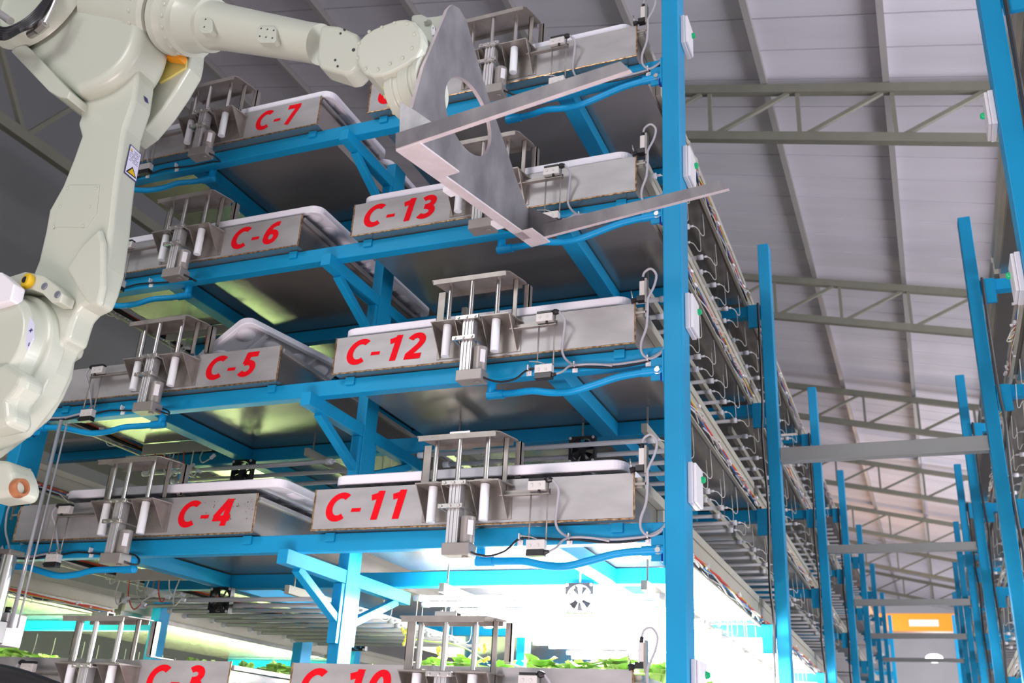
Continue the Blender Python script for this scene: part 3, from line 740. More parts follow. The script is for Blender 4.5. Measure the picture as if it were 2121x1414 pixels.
# ------------------------------------------------------------------ fans
def fan(x, y, z, label):
    t = thing('cooling_fan', label, 'fan', (x, y, z), 'small black cooling fans')
    h = 0.06
    m = MB()
    n = 32
    outer = []
    for i in range(n):
        a = 2 * math.pi * i / n; c, s_ = math.cos(a), math.sin(a); k = h / max(abs(c), abs(s_)); outer.append((c * k, s_ * k))
    inner = [(0.054 * math.cos(2*math.pi*i/n), 0.054 * math.sin(2*math.pi*i/n)) for i in range(n)]
    R = [[m.bm.verts.new((p[0], yy, p[1])) for p in pts] for pts, yy in ((outer, 0), (inner, 0), (inner, 0.03), (outer, 0.03))]
    for a, b in ((0, 1), (1, 2), (2, 3), (3, 0)):
        for i in range(n): m.bm.faces.new((R[a][i], R[a][(i+1) % n], R[b][(i+1) % n], R[b][i]))
    for a in (0, 90, 180, 270):
        c = math.cos(math.radians(a + 20)); s_ = math.sin(math.radians(a + 20)); m.bar((0.016*c, 0.004, 0.016*s_), (0.055*c, 0.004, 0.055*s_), 0.005, 0.004, (0, 1, 0))
    m.build('frame', BLACK, t)
    m = MB(); m.cyl((0, 0.006, 0), (0, 0.026, 0), 0.019, 16)
    for k in range(7):
        a = 2 * math.pi * k / 7; a2 = a + 0.55
        m.prism([(0.018*math.cos(a), 0.008, 0.018*math.sin(a)), (0.051*math.cos(a), 0.008, 0.051*math.sin(a)), (0.051*math.cos(a2), 0.024, 0.051*math.sin(a2)), (0.018*math.cos(a2), 0.024, 0.018*math.sin(a2))], (0, 0.0015, 0))
    m.build('rotor', BLACK, t)
    m = MB()
    for a, b in ((-1, 1), (1, 1), (-1, -1), (1, -1)): m.cyl((a*0.052, -0.001, b*0.052), (a*0.052, -0.004, b*0.052), 0.007, 6)
    m.build('screws', SWM, t)
    MB().box(-0.004, 0.004, 0.01, 0.014, 0.06, 0.125).build('hanger', BRACK, t)
fan(-1.327, 0.78, TB[5] - 0.128, 'black square fan hung behind tray C-11 under the C-12 beam')
fan(-1.321, 0.78, TB[4] - 0.128, 'black square fan in the bright space above tray C-10')
fan(-3.12, 0.78, TB[5] - 0.128, 'black square fan hung behind tray C-4')
fan(-3.12, 0.78, TB[4] - 0.128, 'black square fan hung above and behind tray C-3')
fan(-4.2 + 0.9, 2.38, TB[4] - 0.118, 'small black fan far back between the post and tray C-10')

# ------------------------------------------------------------------ hangers carrying the tubes
def tube_rail(x, y0, y1, z, label, group):
    t = thing('tube_rail', label, 'tube rail', (x, y0, z), group)
    MB().box(-0.012, 0.012, 0, y1 - y0, 0.016, 0.052).build('rail', SIDEST, t)
    for k, yy in enumerate((0.05, y1 - y0 - 0.05)): MB().box(-0.003, 0.003, yy, yy + 0.006, 0.052, 0.142).build('hanger', BRACK, t)
for L in (4, 5, 6, 7):
    tube_rail(-1.0, 0.60, 2.35, TB[L] + DZ, 'pale steel strip holding the light tubes under tray C-%d, near the post' % RNUM[L], 'tube holding strips')
    tube_rail(-1.86, 0.60, 2.35, TB[L] + DZ, 'pale steel strip holding the light tubes under tray C-%d, near the centre post' % RNUM[L], 'tube holding strips')
for L in (4, 5):
    tube_rail(-2.62, 0.60, 2.35, TB[L] + DZ, 'pale steel strip holding the light tubes under tray C-%d, right side' % LNUM[L], 'tube holding strips')
    tube_rail(-3.42, 0.60, 2.35, TB[L] + DZ, 'pale steel strip holding the light tubes under tray C-%d, left side' % LNUM[L], 'tube holding strips')

for i in (1, 2):
    for L in (4, 5, 6, 7):
        for sd_, x_ in (('left', -1.0), ('right', MIR + 1.0)):
            if sd_ == 'right' and L == 7: continue
            tube_rail(x_, PY[i] + 0.12, PY[i + 1] - 0.05, TB[L] + DZ, 'pale steel strip under the %s level, %s bay, %s row' % (LV[L], ORD[i], sd_), 'tube holding strips in the rear bays')
for L in (4, 5, 6): tube_rail(MIR + 1.0, 0.45, 2.35, TB[L] + DZ, 'pale steel strip under the %s level, front bay, right row' % LV[L], 'tube holding strips in the rear bays')
# ------------------------------------------------------------------ plants
def leafy(x, y, z, h, label, group, seed):
    rnd = random.Random(seed); m = MB()
    for k in range(26):
        a = rnd.uniform(0, 6.28); l = h * rnd.uniform(.6, 1); o = rnd.uniform(.15, .9)
        d = Vector((math.cos(a), math.sin(a), 0)); side = Vector((-d.y, d.x, 0)); w = h * 0.28
        p0 = Vector((0, 0, 0)); p1 = d * (l * o * .5) + Vector((0, 0, l * .7)); p2 = d * (l * o) + Vector((0, 0, l * (1.0 - .5 * o)))
        q = [p0 + side * .004, p1 + side * w, p2 + side * w * .5, p2 + d * w * .4, p2 - side * w * .5, p1 - side * w, p0 - side * .004]
        vs = [m.bm.verts.new(v + Vector((0, 0, rnd.uniform(-.006, .006)))) for v in q]
        mid = m.bm.verts.new(p1 - Vector((0, 0, 0.01)))
        for i in range(len(vs)): m.bm.faces.new((vs[i], vs[(i+1) % len(vs)], mid))
    o = m.build('leafy_plant', LEAF); o.location = (x, y, z); tag(o, label, 'plant', group)
sd = 0
for a in range(7):
    for b in range(5):
        sd += 1; leafy(-1.98 + a * 0.165, 0.80 + b * 0.36 + random.uniform(-.04, .04), TB[3] + 0.155, random.uniform(.12, .16), 'bright green leafy plant growing in the glowing space behind tray C-10', 'leafy plants behind tray C-10', sd)
for a in range(7):
    for b in range(2):
        sd += 1; leafy(-3.5 + a * 0.165, 1.15 + b * 0.5 + random.uniform(-.04, .04), TB[3] + 0.155, random.uniform(.10, .15), 'bright green leafy plant growing behind tray C-3', 'leafy plants behind tray C-3', sd)
for a in range(18):
    for b in range(2):
        sd += 1; leafy(-5.12 - b * 0.26, -0.1 + a * 0.30, TB[3] + 0.155, random.uniform(.20, .26), 'lit green leafy plant in the far left row', 'leafy plants of the far left row', sd)
for a in range(6):
    for b in range(2):
        sd += 1; leafy(-3.45 + a * 0.18, 1.3 + b * 0.5, TB[4] + 0.17, random.uniform(.10, .15), 'green leafy plant far back on tray C-4', 'leafy plants on tray C-4', sd)
t = thing('flowering_stem', 'thin arching plant stem with small yellow blossoms above tray C-10', 'plant', (0, 0, 0))
pts = [P(905, 1385, 0.55), P(870, 1352, 0.5), P(915, 1328, 0.42), P(880, 1322, 0.38), P(845, 1318, 0.34)]
pts = [P(1010, 1372, 0.62), P(970, 1345, 0.55), P(930, 1332, 0.48), P(890, 1328, 0.42), P(855, 1322, 0.38), P(838, 1310, 0.36)]
MB().tube(pts, 0.0035, 6, 4).build('stem', LEAF, t)
m = MB(); rnd = random.Random(5)
for c in (pts[5], pts[4], P(840, 1328, 0.37), P(912, 1345, 0.45), P(1000, 1340, 0.5), P(1008, 1370, 0.5)):
    for k in range(5): m.ball(c + Vector((rnd.uniform(-.012, .012), rnd.uniform(-.01, .01), rnd.uniform(-.014, .014))), 0.0065, (1, 1, 1.3), 8)
m.build('blossoms', FLOW, t)

# ------------------------------------------------------------------ far end of the aisle
t = thing('crane_beam', 'orange girder with a pale plate at the far end of the aisle', 'girder', (0, 23.0, 0))
a = P(1838, 1270, 23.0); b = P(1956, 1307, 23.0)
MB().box(a.x - 0.25, b.x + 0.35, 0, 0.3, b.z, a.z).build('beam', ORANGE, t, 0.01)
c = P(1882, 1283, 23.0); d = P(1945, 1297, 23.0)
MB().box(c.x, d.x, -0.02, -0.001, d.z, c.z).build('plate', WHITE, t)
o = MB().ball((0, 0, 0), 0.10, (1.5, 1, 0.8)).build('ceiling_lamp', mat('lamp_glow', (1, 1, 1), 0.4, emit=(1, 1, 0.95), estr=12)); o.location = P(1935, 1363, 17.0)
tag(o, 'bright round lamp glowing at the far end of the aisle', 'lamp')
l = bpy.data.lights.new('far_roof_tint', 'POINT'); l.energy = 160; l.color = (1, 0.62, 0.35); l.shadow_soft_size = 0.3  # unseen warm light, added to tint the far part of the roof
lo = bpy.data.objects.new('far_point_light', l); COL.objects.link(lo); lo.location = (-1.2, 21.0, 3.4)
l = bpy.data.lights.new('far_roof_tint2', 'POINT'); l.energy = 420; l.color = (0.9, 0.93, 1); l.shadow_soft_size = 0.3
lo = bpy.data.objects.new('far_point_light', l); COL.objects.link(lo); lo.location = (0.2, 28.0, 1.0)

# ------------------------------------------------------------------ robot
ROB = thing('robot_arm', 'large cream industrial robot arm reaching in from the left with a metal lifting fork', 'robot arm', (0, 0, 0))
RY = 2.35 - D
def Q(u, v, yc): return P(u, v, yc - D)
def rm(px, p): return px * depth(p) / F_PX
def bolt(a, b, prof, m_, parent, nm='bolt', n=10):
    MB().lathe(a, b, prof, n).build(nm, m_, parent)
def outline(pts, yc): return [Q(u, v, yc) for u, v in pts]
# upper arm: front outline in the plane y, extruded back
RIGHT = [(286, 118), (285, 160), (278, 205), (258, 265), (247, 335), (238, 405), (232, 465), (219, 550), (207, 590), (194, 622), (168, 634), (155, 648), (147, 672), (139, 700), (124, 710), (113, 730), (102, 765), (80, 812), (20, 888), (-80, 935)]
LEFT = [(-80, 640), (20, 610), (58, 590), (78, 540), (92, 480), (100, 435), (128, 385), (150, 330), (167, 282), (160, 256), (166, 240), (150, 196), (190, 120)]
arm = MB(); arm.prism(outline(RIGHT + LEFT, 2.30), (0, 0.10, 0))
arm.build('upper_arm', CREAM, ROB, 0.018, 4)
# ribs and bumps on the arm
bump = MB(); bump.prism(outline([(135, 555), (165, 510), (205, 470), (214, 500), (214, 590), (205, 630), (185, 634), (160, 600)], 2.275), (0, 0.03, 0)); bump.build('arm_rib', CREAM, ROB, 0.02, 4)
pan = MB(); pan.prism(outline([(143, 383), (206, 383), (200, 440), (180, 470), (112, 470), (122, 420)], 2.297), (0, 0.006, 0)); po = pan.build('arm_panel', CREAM, ROB, 0.001)
for u, v in ((140, 390), (199, 390), (125, 428), (186, 428), (111, 470), (172, 468)):
    c = Q(u, v, 2.2965); bolt(c, c + Vector((0, -0.003, 0)), [(0, 0.0055), (0.6, 0.0055), (1, 0.003)], CREAM, po, 'screw')
# elbow housing
c0 = Q(126, 26, 2.235); R0 = rm(160, c0)
ec = (128, 28); er = 163
ep = [(ec[0] + er * math.cos(math.radians(a)), ec[1] + er * math.sin(math.radians(a))) for a in range(82, -50, -3)]
el = MB(); el.prism(outline(ep + [(150, -130), (-20, -130), (6, 40), (22, 88), (34, 100)], 2.235), (0, 0.19, 0)); el.build('elbow_housing', CREAM, ROB, 0.040, 8, smooth=True)
c1 = Q(62, -18, 2.17); R1 = rm(108, c1)
rg = MB(); rg.lathe(c1 + Vector((0, 0.05, 0)), c1, [(0, R1*1.18), (0.5, R1*1.12), (1, R1), (1.0, R1*0.90), (0.5, R1*0.86)], 48, caps=True); rg.build('elbow_ring', CREAM, ROB)
pl = MB(); pl.prism(outline([(22, 106), (34, 96), (52, 92), (66, 104), (146, 190), (140, 204), (120, 200), (100, 188)], 2.205), (0, 0.17, 0)); pl.build('edge_plate', CREAM, ROB, 0.006, 3)
# scalloped gap between elbow and arm
gp = MB()
for k in range(7):
    a1 = math.radians(-84 + k * 8.5); a2 = a1 + math.radians(4.5)
    rr = R0 * 1.018
    gp.bar(c0 + Vector((math.cos(a1)*rr, 0.062, math.sin(a1)*rr)), c0 + Vector((math.cos(a2)*rr, 0.062, math.sin(a2)*rr)), 0.012, 0.008, (0, 1, 0))
gp.build('vent_slots', CREAMD, ROB)
# forearm
fa = Q(228, 14, 2.34); fb = Q(690, 97, 2.34); Lf = (fb - fa).length
def tt(u): 
    p = Q(u, 14 + (97 - 14) * (u - 228) / (690 - 228), 2.34); return (p - fa).length / Lf, p
def pr(lst):
    out = []
    for u, r in lst:
        t_, p = tt(u); out.append((t_, rm(r, p)))
    return out
f = MB(); f.lathe(fa, fb, pr([(228, 76), (300, 78), (322, 79), (324, 83), (352, 83), (356, 79), (358, 77)]), 56); rh = f.build('roll_housing', CREAM, ROB)
f = MB(); f.lathe(fa, fb, pr([(358, 70), (364, 70)]), 56); f.build('joint_gap', BLACK, ROB)
f = MB(); f.lathe(fa, fb, pr([(364, 76), (376, 76), (386, 66), (388, 72), (402, 72), (404, 64), (414, 60), (432, 57), (440, 56), (442, 50), (470, 47), (640, 41), (664, 42)]), 56); fo_ = f.build('forearm', CREAM, ROB)
ax = (fb - fa).normalized(); e1 = ax.orthogonal().normalized(); e2 = ax.cross(e1)
for u, r, n, par in ((338, 83, 22, rh), (395, 72, 20, fo_)):
    t_, p = tt(u); rr = rm(r, p)
    for k in range(n):
        a = 2 * math.pi * k / n; dr = e1 * math.cos(a) + e2 * math.sin(a)
        if dr.y > 0.25: continue
        bolt(p + dr * (rr - 0.002), p + dr * (rr + 0.005), [(0, 0.0085), (0.7, 0.0085), (1, 0.004)], CREAM, par)
# pads on the forearm facing the camera
def pad(u0, u1, v0, v1, holes, nm):
    t_, p = tt((u0 + u1) / 2)
    rr = rm(46, p)
    yf = 2.34 - rr
    q = [Q(u, v, yf) for u, v in ((u0, v0 + 6), (u0 + 6, v0), (u1 - 6, v0), (u1, v0 + 6), (u1, v1 - 6), (u1 - 6, v1), (u0 + 6, v1), (u0, v1 - 6))]
    o = MB().prism(q, (0, 0.03, 0)).build(nm, CREAM, ROB, 0.003)
    for u, v in holes:
        c = Q(u, v, yf); MB().cyl(c + Vector((0, -0.0008, 0)), c + Vector((0, 0.004, 0)), 0.0035, 10).build('bolt_hole', BLACK, o)
pad(412, 440, 36, 68, [(426, 40), (423, 56)], 'cable_pad')
pad(532, 572, 54, 88, [(541, 59), (554, 61), (567, 63), (538, 75), (551, 77), (564, 79)], 'cable_pad')
# forearm end casting
w = MB(); w.prism(outline([(662, 54), (672, 50), (700, 52), (738, 68), (748, 92), (742, 138), (726, 152), (712, 154), (660, 138), (654, 120)], 2.27), (0, 0.085, 0)); wc = w.build('wrist_casting', CREAM, ROB, 0.014, 3)
for u, v, r_ in ((713, 61, .004), (705, 69, .004), (694, 124, .004), (699, 137, .004), (732, 103, .006)):
    c = Q(u, v, 2.268); MB().cyl(c + Vector((0, -0.001, 0)), c + Vector((0, 0.005, 0)), r_, 10).build('bolt_hole', BLACK, wc)
# wrist cover
wp = [(737, 100), (742, 85), (756, 70), (775, 58), (800, 48), (822, 40), (840, 38), (858, 43), (869, 56), (874, 78), (872, 100), (862, 118), (845, 132), (815, 148), (790, 157), (770, 158), (752, 150), (740, 132), (736, 114)]
w = MB(); w.prism(outline(wp, 2.15), (0, 0.13, 0)); wo = w.build('wrist_housing', CREAM, ROB, 0.010, 3)
for u, v in ((744, 90), (765, 66), (791, 57), (817, 48), (843, 50), (858, 72), (853, 101), (834, 121), (808, 133), (783, 145), (757, 143), (741, 121)):
    c = Q(u, v, 2.15); bolt(c + Vector((0, 0.002, 0)), c + Vector((0, -0.005, 0)), [(0, 0.006), (0.7, 0.006), (1, 0.003)], CREAM, wo)
# tool frame
TN = Vector((0.989, -0.147, 0.025)).normalized()
PD = Vector((0.144, 0.984, 0.103)); PD = (PD - TN * PD.dot(TN)).normalized(); UU = TN.cross(PD)
b0 = ray(827, 314); b0 = b0 / b0.y * 2.1 + Vector((0, -D, 0))
def TP(p, u, t_=0.0): return b0 + PD * p + UU * u + TN * t_
# flange joint behind the tool plate
fc = (0.170, 0.325)
fl = MB(); fl.lathe(TP(*fc, -0.15), TP(*fc, -0.002), [(0, 0.052), (0.05, 0.062), (0.10, 0.082), (0.30, 0.084), (0.34, 0.078), (0.44, 0.078), (0.48, 0.088), (0.74, 0.090), (0.77, 0.084), (0.84, 0.084), (0.87, 0.092), (1.0, 0.092)], 48)
fo = fl.build('tool_flange', CREAM, ROB, 0.002)
for k in range(14):
    a = 2 * math.pi * k / 14; dr = PD * math.cos(a) + UU * math.sin(a)
    c = TP(*fc, -0.134) + dr * 0.066; bolt(c, c - TN * 0.012, [(0, 0.0075), (1, 0.0075), (1.0, 0.0035), (0.6, 0.0035)], CREAMD, fo)
# small casting above the wrist
w = MB(); w.prism(outline([(852, 30), (872, 28), (884, 34), (905, 32), (918, 28), (926, 60), (900, 120), (878, 108), (872, 80), (866, 55), (850, 42)], 2.27), (0, 0.12, 0)); w.build('wrist_bracket', CREAM, ROB, 0.008, 3)
m = MB(); c = Q(881, 40, 2.25); m.lathe(c + Vector((0, 0.03, 0)), c, [(0, 0.014), (0.5, 0.014), (0.6, 0.009), (1, 0.009)], 6); m.build('hex_bolt', CREAM, ROB)
# axis sticker on the wrist: pointed plaque with minus and plus
m = MB(); m.prism(outline([(896, 50), (901, 58), (902, 70), (899, 80), (894, 70), (893, 58)], 2.262), (0, 0.003, 0)); so = m.build('axis_sticker', WHITE, ROB)
NAVY = mat('navy_ink', (0.02, 0.03, 0.16), 0.5)
m = MB(); c = Q(898, 74, 2.2615); m.box(c.x-.004, c.x+.004, c.y-.001, c.y, c.z-.0008, c.z+.0008); m.box(c.x-.0008, c.x+.0008, c.y-.001, c.y, c.z-.004, c.z+.004)
c = Q(897, 58, 2.2615); m.box(c.x-.0008, c.x+.0008, c.y-.001, c.y, c.z-.003, c.z+.003); m.build('sticker_print', NAVY, so)
# rear link behind the elbow
w = MB(); w.prism(outline([(262, 100), (412, 62), (406, 76), (410, 84), (398, 94), (396, 118), (391, 140), (366, 182), (336, 226), (300, 268), (270, 290), (250, 220), (262, 150)], 2.46), (0, 0.085, 0)); w.build('rear_link', CREAM, ROB, 0.012, 3)
w = MB(); w.prism(outline([(312, 128), (352, 104), (386, 122), (384, 140), (352, 160), (330, 172)], 2.452), (0, 0.012, 0)); w.build('link_lit_area', mat('yellow_lit_paint', (0.62, 0.56, 0.16), 0.4), ROB, 0.004)  # yellow-lit area of the link, the light painted into its colour
w = MB(); w.prism(outline([(334, 103), (375, 109), (370, 121), (338, 116)], 2.40), (0, 0.04, 0)); w.build('orange_stop', ORANGE, ROB)
# shoulder disc and base
c2 = Q(-34, 712, 2.19); R2 = rm(118, c2)
w = MB(); w.lathe(c2 + Vector((0, 0.14, 0)), c2, [(0, R2*1.16), (0.45, R2*1.14), (0.5, R2*1.04), (0.85, R2), (1, R2*0.9)], 64); w.build('shoulder_joint', CREAM, ROB, 0.006, 3)
w = MB(); w.prism(outline([(-60, 900), (0, 870), (60, 840), (90, 800), (110, 760), (120, 715), (140, 700), (156, 715), (150, 732), (136, 740), (130, 775), (112, 815), (84, 860), (36, 900), (-20, 942), (-60, 960)], 2.42), (0, 0.05, 0)); w.build('lower_guard', CREAM, ROB, 0.010, 3)
w = MB(); w.prism(outline([(-60, 760), (10, 748), (52, 775), (44, 800), (20, 830), (24, 868), (10, 880), (-60, 895)], 2.175), (0, 0.1, 0)); w.build('base_casting', CREAM, ROB, 0.028, 5)
w = MB(); w.prism(outline([(-40, 948), (14, 952), (24, 975), (30, 1000), (22, 1026), (-40, 1034)], 2.32), (0, 0.12, 0)); w.build('motor_cover', CREAM, ROB, 0.022, 4)
c = Q(34, 1012, 2.345); w = MB(); w.lathe(c, c + Vector((0.028, 0.0, 0.004)), [(0, 0.032), (0.3, 0.034), (1, 0.030), (1, 0.022), (0.2, 0.022)], 28); w.build('copper_ring', COPPER, ROB)
w = MB(); w.prism(outline([(14, 574), (52, 562), (90, 570), (118, 592), (130, 608), (124, 626), (106, 626), (86, 606), (62, 598), (24, 602)], 2.235), (0, 0.06, 0)); sp = w.build('stop_plate', CREAM, ROB, 0.005, 3)
m = MB()
for u, v in ((92, 593), (119, 610)): c = Q(u, v, 2.234); m.lathe(c + Vector((0, 0.002, 0)), c + Vector((0, -0.004, 0)), [(0, 0.0135), (0.6, 0.0135), (1, 0.011)], 18)
m.build('stop_bolts', BOLTM, sp)
c = Q(51, 579, 2.215); w = MB(); w.lathe(c + Vector((0.006, 0.03, 0)), c, [(0, 0.022), (0.5, 0.029), (0.8, 0.029), (1, 0.025)], 24); yc = w.build('yellow_stopper', YELLOW, ROB, 0.003)
w = MB(); w.cyl(c + Vector((0, -0.0015, 0)), c + Vector((0, 0.01, 0)), 0.0125, 18); w.build('stopper_bolt', BLACK, yc)
w = MB(); w.prism(outline([(-40, 560), (2, 563), (30, 588), (22, 622), (-40, 640)], 2.16), (0, 0.05, 0)); w.build('white_cover', WHITE, ROB, 0.005)
w = MB(); w.prism(outline([(63, 655), (69, 668), (69, 700), (56, 727), (53, 706), (58, 672)], 2.183), (0, 0.004, 0)); so = w.build('axis_sticker', mat('pale_label', (0.62, 0.64, 0.78), 0.4), ROB)
m = MB(); c = Q(64, 684, 2.182); m.box(c.x-.008, c.x+.008, c.y-.001, c.y, c.z-.0015, c.z+.0015); m.box(c.x-.0015, c.x+.0015, c.y-.001, c.y, c.z-.007, c.z+.007)
c = Q(60, 713, 2.182); m.box(c.x-.0015, c.x+.0015, c.y-.001, c.y, c.z-.006, c.z+.006); m.build('sticker_print', NAVY, so)
w = MB(); w.box(-3.75, -3.17, -1.05, -0.45, -1.65, -1.55); w.box(-3.68, -3.22, -0.98, -0.52, -1.5499, 0.55); w.build('pedestal', CREAM, ROB, 0.02, 3)
w = MB(); w.lathe((-3.45, -0.75, 0.5505), (-3.45, -0.75, 0.95), [(0, 0.24), (0.3, 0.24), (0.5, 0.21), (1, 0.19)], 40); w.build('turntable', CREAM, ROB)
w = MB(); w.box(-3.62, -3.10, -0.93, -0.60, 0.9505, 1.45); w.build('shoulder_block', CREAM, ROB, 0.03, 3)
# black cables and silver connectors at the elbow
m = MB()
for k in range(5):
    o = k * 7
    m.tube([Q(-30, 44 + o, 2.10 - .01*k), Q(8, 60 + o*.7, 2.09 - .01*k), Q(40, 50 + o*.5, 2.09), Q(70, 28 + o*.8, 2.10), Q(98, -5 + o*.8, 2.12), Q(118, -30, 2.14)], 0.0085, 8, 4)
m.build('black_cables', BLACK, ROB)
m = MB(); m.tube([Q(62, 72, 2.14), Q(76, 64, 2.13)], 0.017, 10, 1); m.tube([Q(78, 62, 2.13), Q(94, 48, 2.12)], 0.020, 6, 1); m.tube([Q(94, 48, 2.12), Q(112, 10, 2.12), Q(122, -20, 2.12)], 0.008, 8, 3)
m.build('cable_connector', BRIGHT, ROB)
m = MB(); m.tube([Q(-12, 20, 2.10), Q(22, 44, 2.10)], 0.016, 12, 1); m.build('braided_sleeve', ALU, ROB)
# warning label on the side face of the upper arm
def armface(u, v, off=0.0035):
    segs = outline(RIGHT, 2.30)
    best = None
    for k in range(220):
        yc_ = 2.30 + 0.10 * k / 219; p = Q(u, v, yc_)
        for a, b in zip(segs, segs[1:]):
            if (a.z - p.z) * (b.z - p.z) <= 0 and abs(a.z - b.z) > 1e-6:
                xf = a.x + (b.x - a.x) * (p.z - a.z) / (b.z - a.z)
                dd_ = abs(xf + off - p.x)
                if best is None or dd_ < best[0]: best = (dd_, p)
    return best[1]
cs = [armface(*uv) for uv in ((270, 298), (293, 320), (282, 378), (257, 357))]
def quad(pts, nm, m_, par, off):
    n = (pts[1] - pts[0]).cross(pts[3] - pts[0]).normalized()
    if n.x < 0: n = -n
    return MB().prism([p + n * off for p in pts], n * 0.0006).build(nm, m_, par)
def on(s_, t_): return cs[0].lerp(cs[1], s_).lerp(cs[3].lerp(cs[2], s_), t_)
so = quad(cs, 'warning_label', NAVY, ROB, 0.0)
so['label'] = 'white warning label with yellow triangle'
quad([on(.05, .03), on(.95, .03), on(.95, .97), on(.05, .97)], 'label_face', mat('label_white', (0.72, 0.72, 0.86), 0.4), so, 0.0008)
quad([on(.50, .63), on(.93, .91), on(.08, .93), on(.12, .89)], 'triangle_border', BLACK, so, 0.0016)
quad([on(.50, .69), on(.80, .88), on(.22, .895), on(.23, .885)], 'warning_triangle', YELLOW, so, 0.0024)
quad([on(.08, .14), on(.22, .10), on(.26, .19), on(.10, .20)], 'small_triangle', YELLOW, so, 0.0016)
m = MB(); 
for r in range(7):
    for q in range(7):
        if (r * 3 + q) % 5 == 0: continue
        a = on(.32 + .08*q if r == 0 else .12 + .105 * q, .13 + .062 * r); m.box(a.x, a.x + 0.004, a.y - 0.0008, a.y + 0.0035, a.z - 0.0010, a.z + 0.0006)
m.build('print_lines', mat('grey_ink', (0.25, 0.25, 0.4), 0.5), so)
quad([armface(298, 198), armface(305, 204), armface(308, 215), armface(301, 209)], 'small_plate', NAVY, ROB, 0.0)
# ------------------------------------------------------------------ lifting fork
tp = MB()
ol = [(0, 0), (0.765, 0), (0.80, 0.03), (0.795, 0.07), (0.712, 0.152), (0.47, 0.462), (0.345, 0.672), (0.300, 0.692), (0.258, 0.680), (0.232, 0.645), (0.098, 0.344), (0.044, 0.169), (0.0, 0.10)]
k = 40; hc = (0.358, 0.300); ha, hb_ = 0.142, 0.132
hole = [(hc[0] + ha * math.cos(-2*math.pi*i/k), hc[1] + hb_ * math.sin(-2*math.pi*i/k)) for i in range(k)]
th = 0.014
def ringv(pts, t_): return [tp.bm.verts.new(TP(p[0], p[1], t_)) for p in pts]
A0, A1, H0, H1 = ringv(ol, 0), ringv(ol, th), ringv(hole, 0), ringv(hole, th)
for a, b in ((A0, A1), (H0, H1)):
    n = len(a)
    for i in range(n): tp.bm.faces.new((a[i], a[(i+1) % n], b[(i+1) % n], b[i]))
for rng, t_ in (((A0, H0), 0), ((A1, H1), th)):
    ed = []
    for rr in rng:
        for i in range(len(rr)):
            e = tp.bm.edges.get((rr[i], rr[(i+1) % len(rr)])) or tp.bm.edges.new((rr[i], rr[(i+1) % len(rr)]))
            ed.append(e)
    bmesh.ops.triangle_fill(tp.bm, edges=ed, use_beauty=True, use_dissolve=False)
for f_ in list(tp.bm.faces):
    c = f_.calc_center_median() - b0
    p_, u_, t_ = c.dot(PD), c.dot(UU), c.dot(TN)
    if (t_ < 0.001 or t_ > th - 0.001) and ((p_ - hc[0]) / ha) ** 2 + ((u_ - hc[1]) / hb_) ** 2 < 0.93: tp.bm.faces.remove(f_)
def lit_cut_edges(o, thin):
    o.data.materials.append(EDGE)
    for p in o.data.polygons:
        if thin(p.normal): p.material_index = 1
EDGE = mat('lit_cut_edge', (0.66, 0.59, 0.60), 0.42, 0.15, noise=0.12, nscale=20)  # cut edges and undersides; pinkish light from below is put into the colour
FORK = tp.build('fork_plate', TOOL, ROB)
lit_cut_edges(FORK, lambda n: abs(n.dot(TN)) < 0.5)
FORK['label'] = 'grey triangular plate with a round hole'
def tbox(mb_, p0, p1, u0, u1, t0, t1):
    cs_ = [(p0, u0, t0), (p1, u0, t0), (p1, u0, t1), (p0, u0, t1), (p0, u1, t0), (p1, u1, t0), (p1, u1, t1), (p0, u1, t1)]
    vs = [mb_.bm.verts.new(TP(*c)) for c in cs_]
    for f_ in ((0,3,2,1),(4,5,6,7),(0,1,5,4),(1,2,6,5),(2,3,7,6),(3,0,4,7)): mb_.bm.faces.new([vs[i] for i in f_])
for p0, t0 in ((-0.019, 0.0), (0.748, 0.0)):
    m = MB()
    # tapered flat bar standing on edge
    cs_ = [(p0, 0.0, t0), (p0 + 0.018, 0.0, t0), (p0 + 0.018, 0.052, t0), (p0, 0.052, t0), (p0, 0.0, 0.745), (p0 + 0.018, 0.0, 0.745), (p0 + 0.018, 0.034, 0.720), (p0, 0.034, 0.720)]
    vs = [m.bm.verts.new(TP(*c)) for c in cs_]
    for f_ in ((0,1,2,3),(4,7,6,5),(0,4,5,1),(1,5,6,2),(2,6,7,3),(3,7,4,0)): m.bm.faces.new([vs[i] for i in f_])
    o = m.build('fork_tine', TOOL, FORK); lit_cut_edges(o, lambda n: abs(n.dot(PD)) < 0.5)
m = MB(); m.prism([TP(-0.002, 0.052, 0.001), TP(-0.002, 0.165, 0.001), TP(-0.002, 0.120, 0.055), TP(-0.002, 0.052, 0.125)], PD * 0.008); m.build('gusset', mat('gusset_metal', (0.50, 0.50, 0.51), 0.35, 0.6, noise=0.3, nscale=15), FORK)
m = MB(); m.prism([TP(0.752, 0.052, th), TP(0.752, 0.135, th), TP(0.752, 0.052, 0.13)], PD * 0.008); m.build('gusset', TOOL, FORK)
m = MB(); tbox(m, -0.016, 0.19, -0.006, -0.0003, 0.0, 0.085); tbox(m, 0.19, 0.72, -0.006, -0.0003, 0.0, 0.036); tbox(m, 0.66, 0.79, -0.006, -0.0003, 0.0, 0.075); o = m.build('base_flange', TOOL, FORK); lit_cut_edges(o, lambda n: n.dot(UU) < 0.5)
m = MB()
for p_ in (0.27, 0.56): tbox(m, p_, p_ + 0.045, -0.004, 0.012, -0.03, -0.0008)
m.build('rubber_tabs', WHITE, FORK)

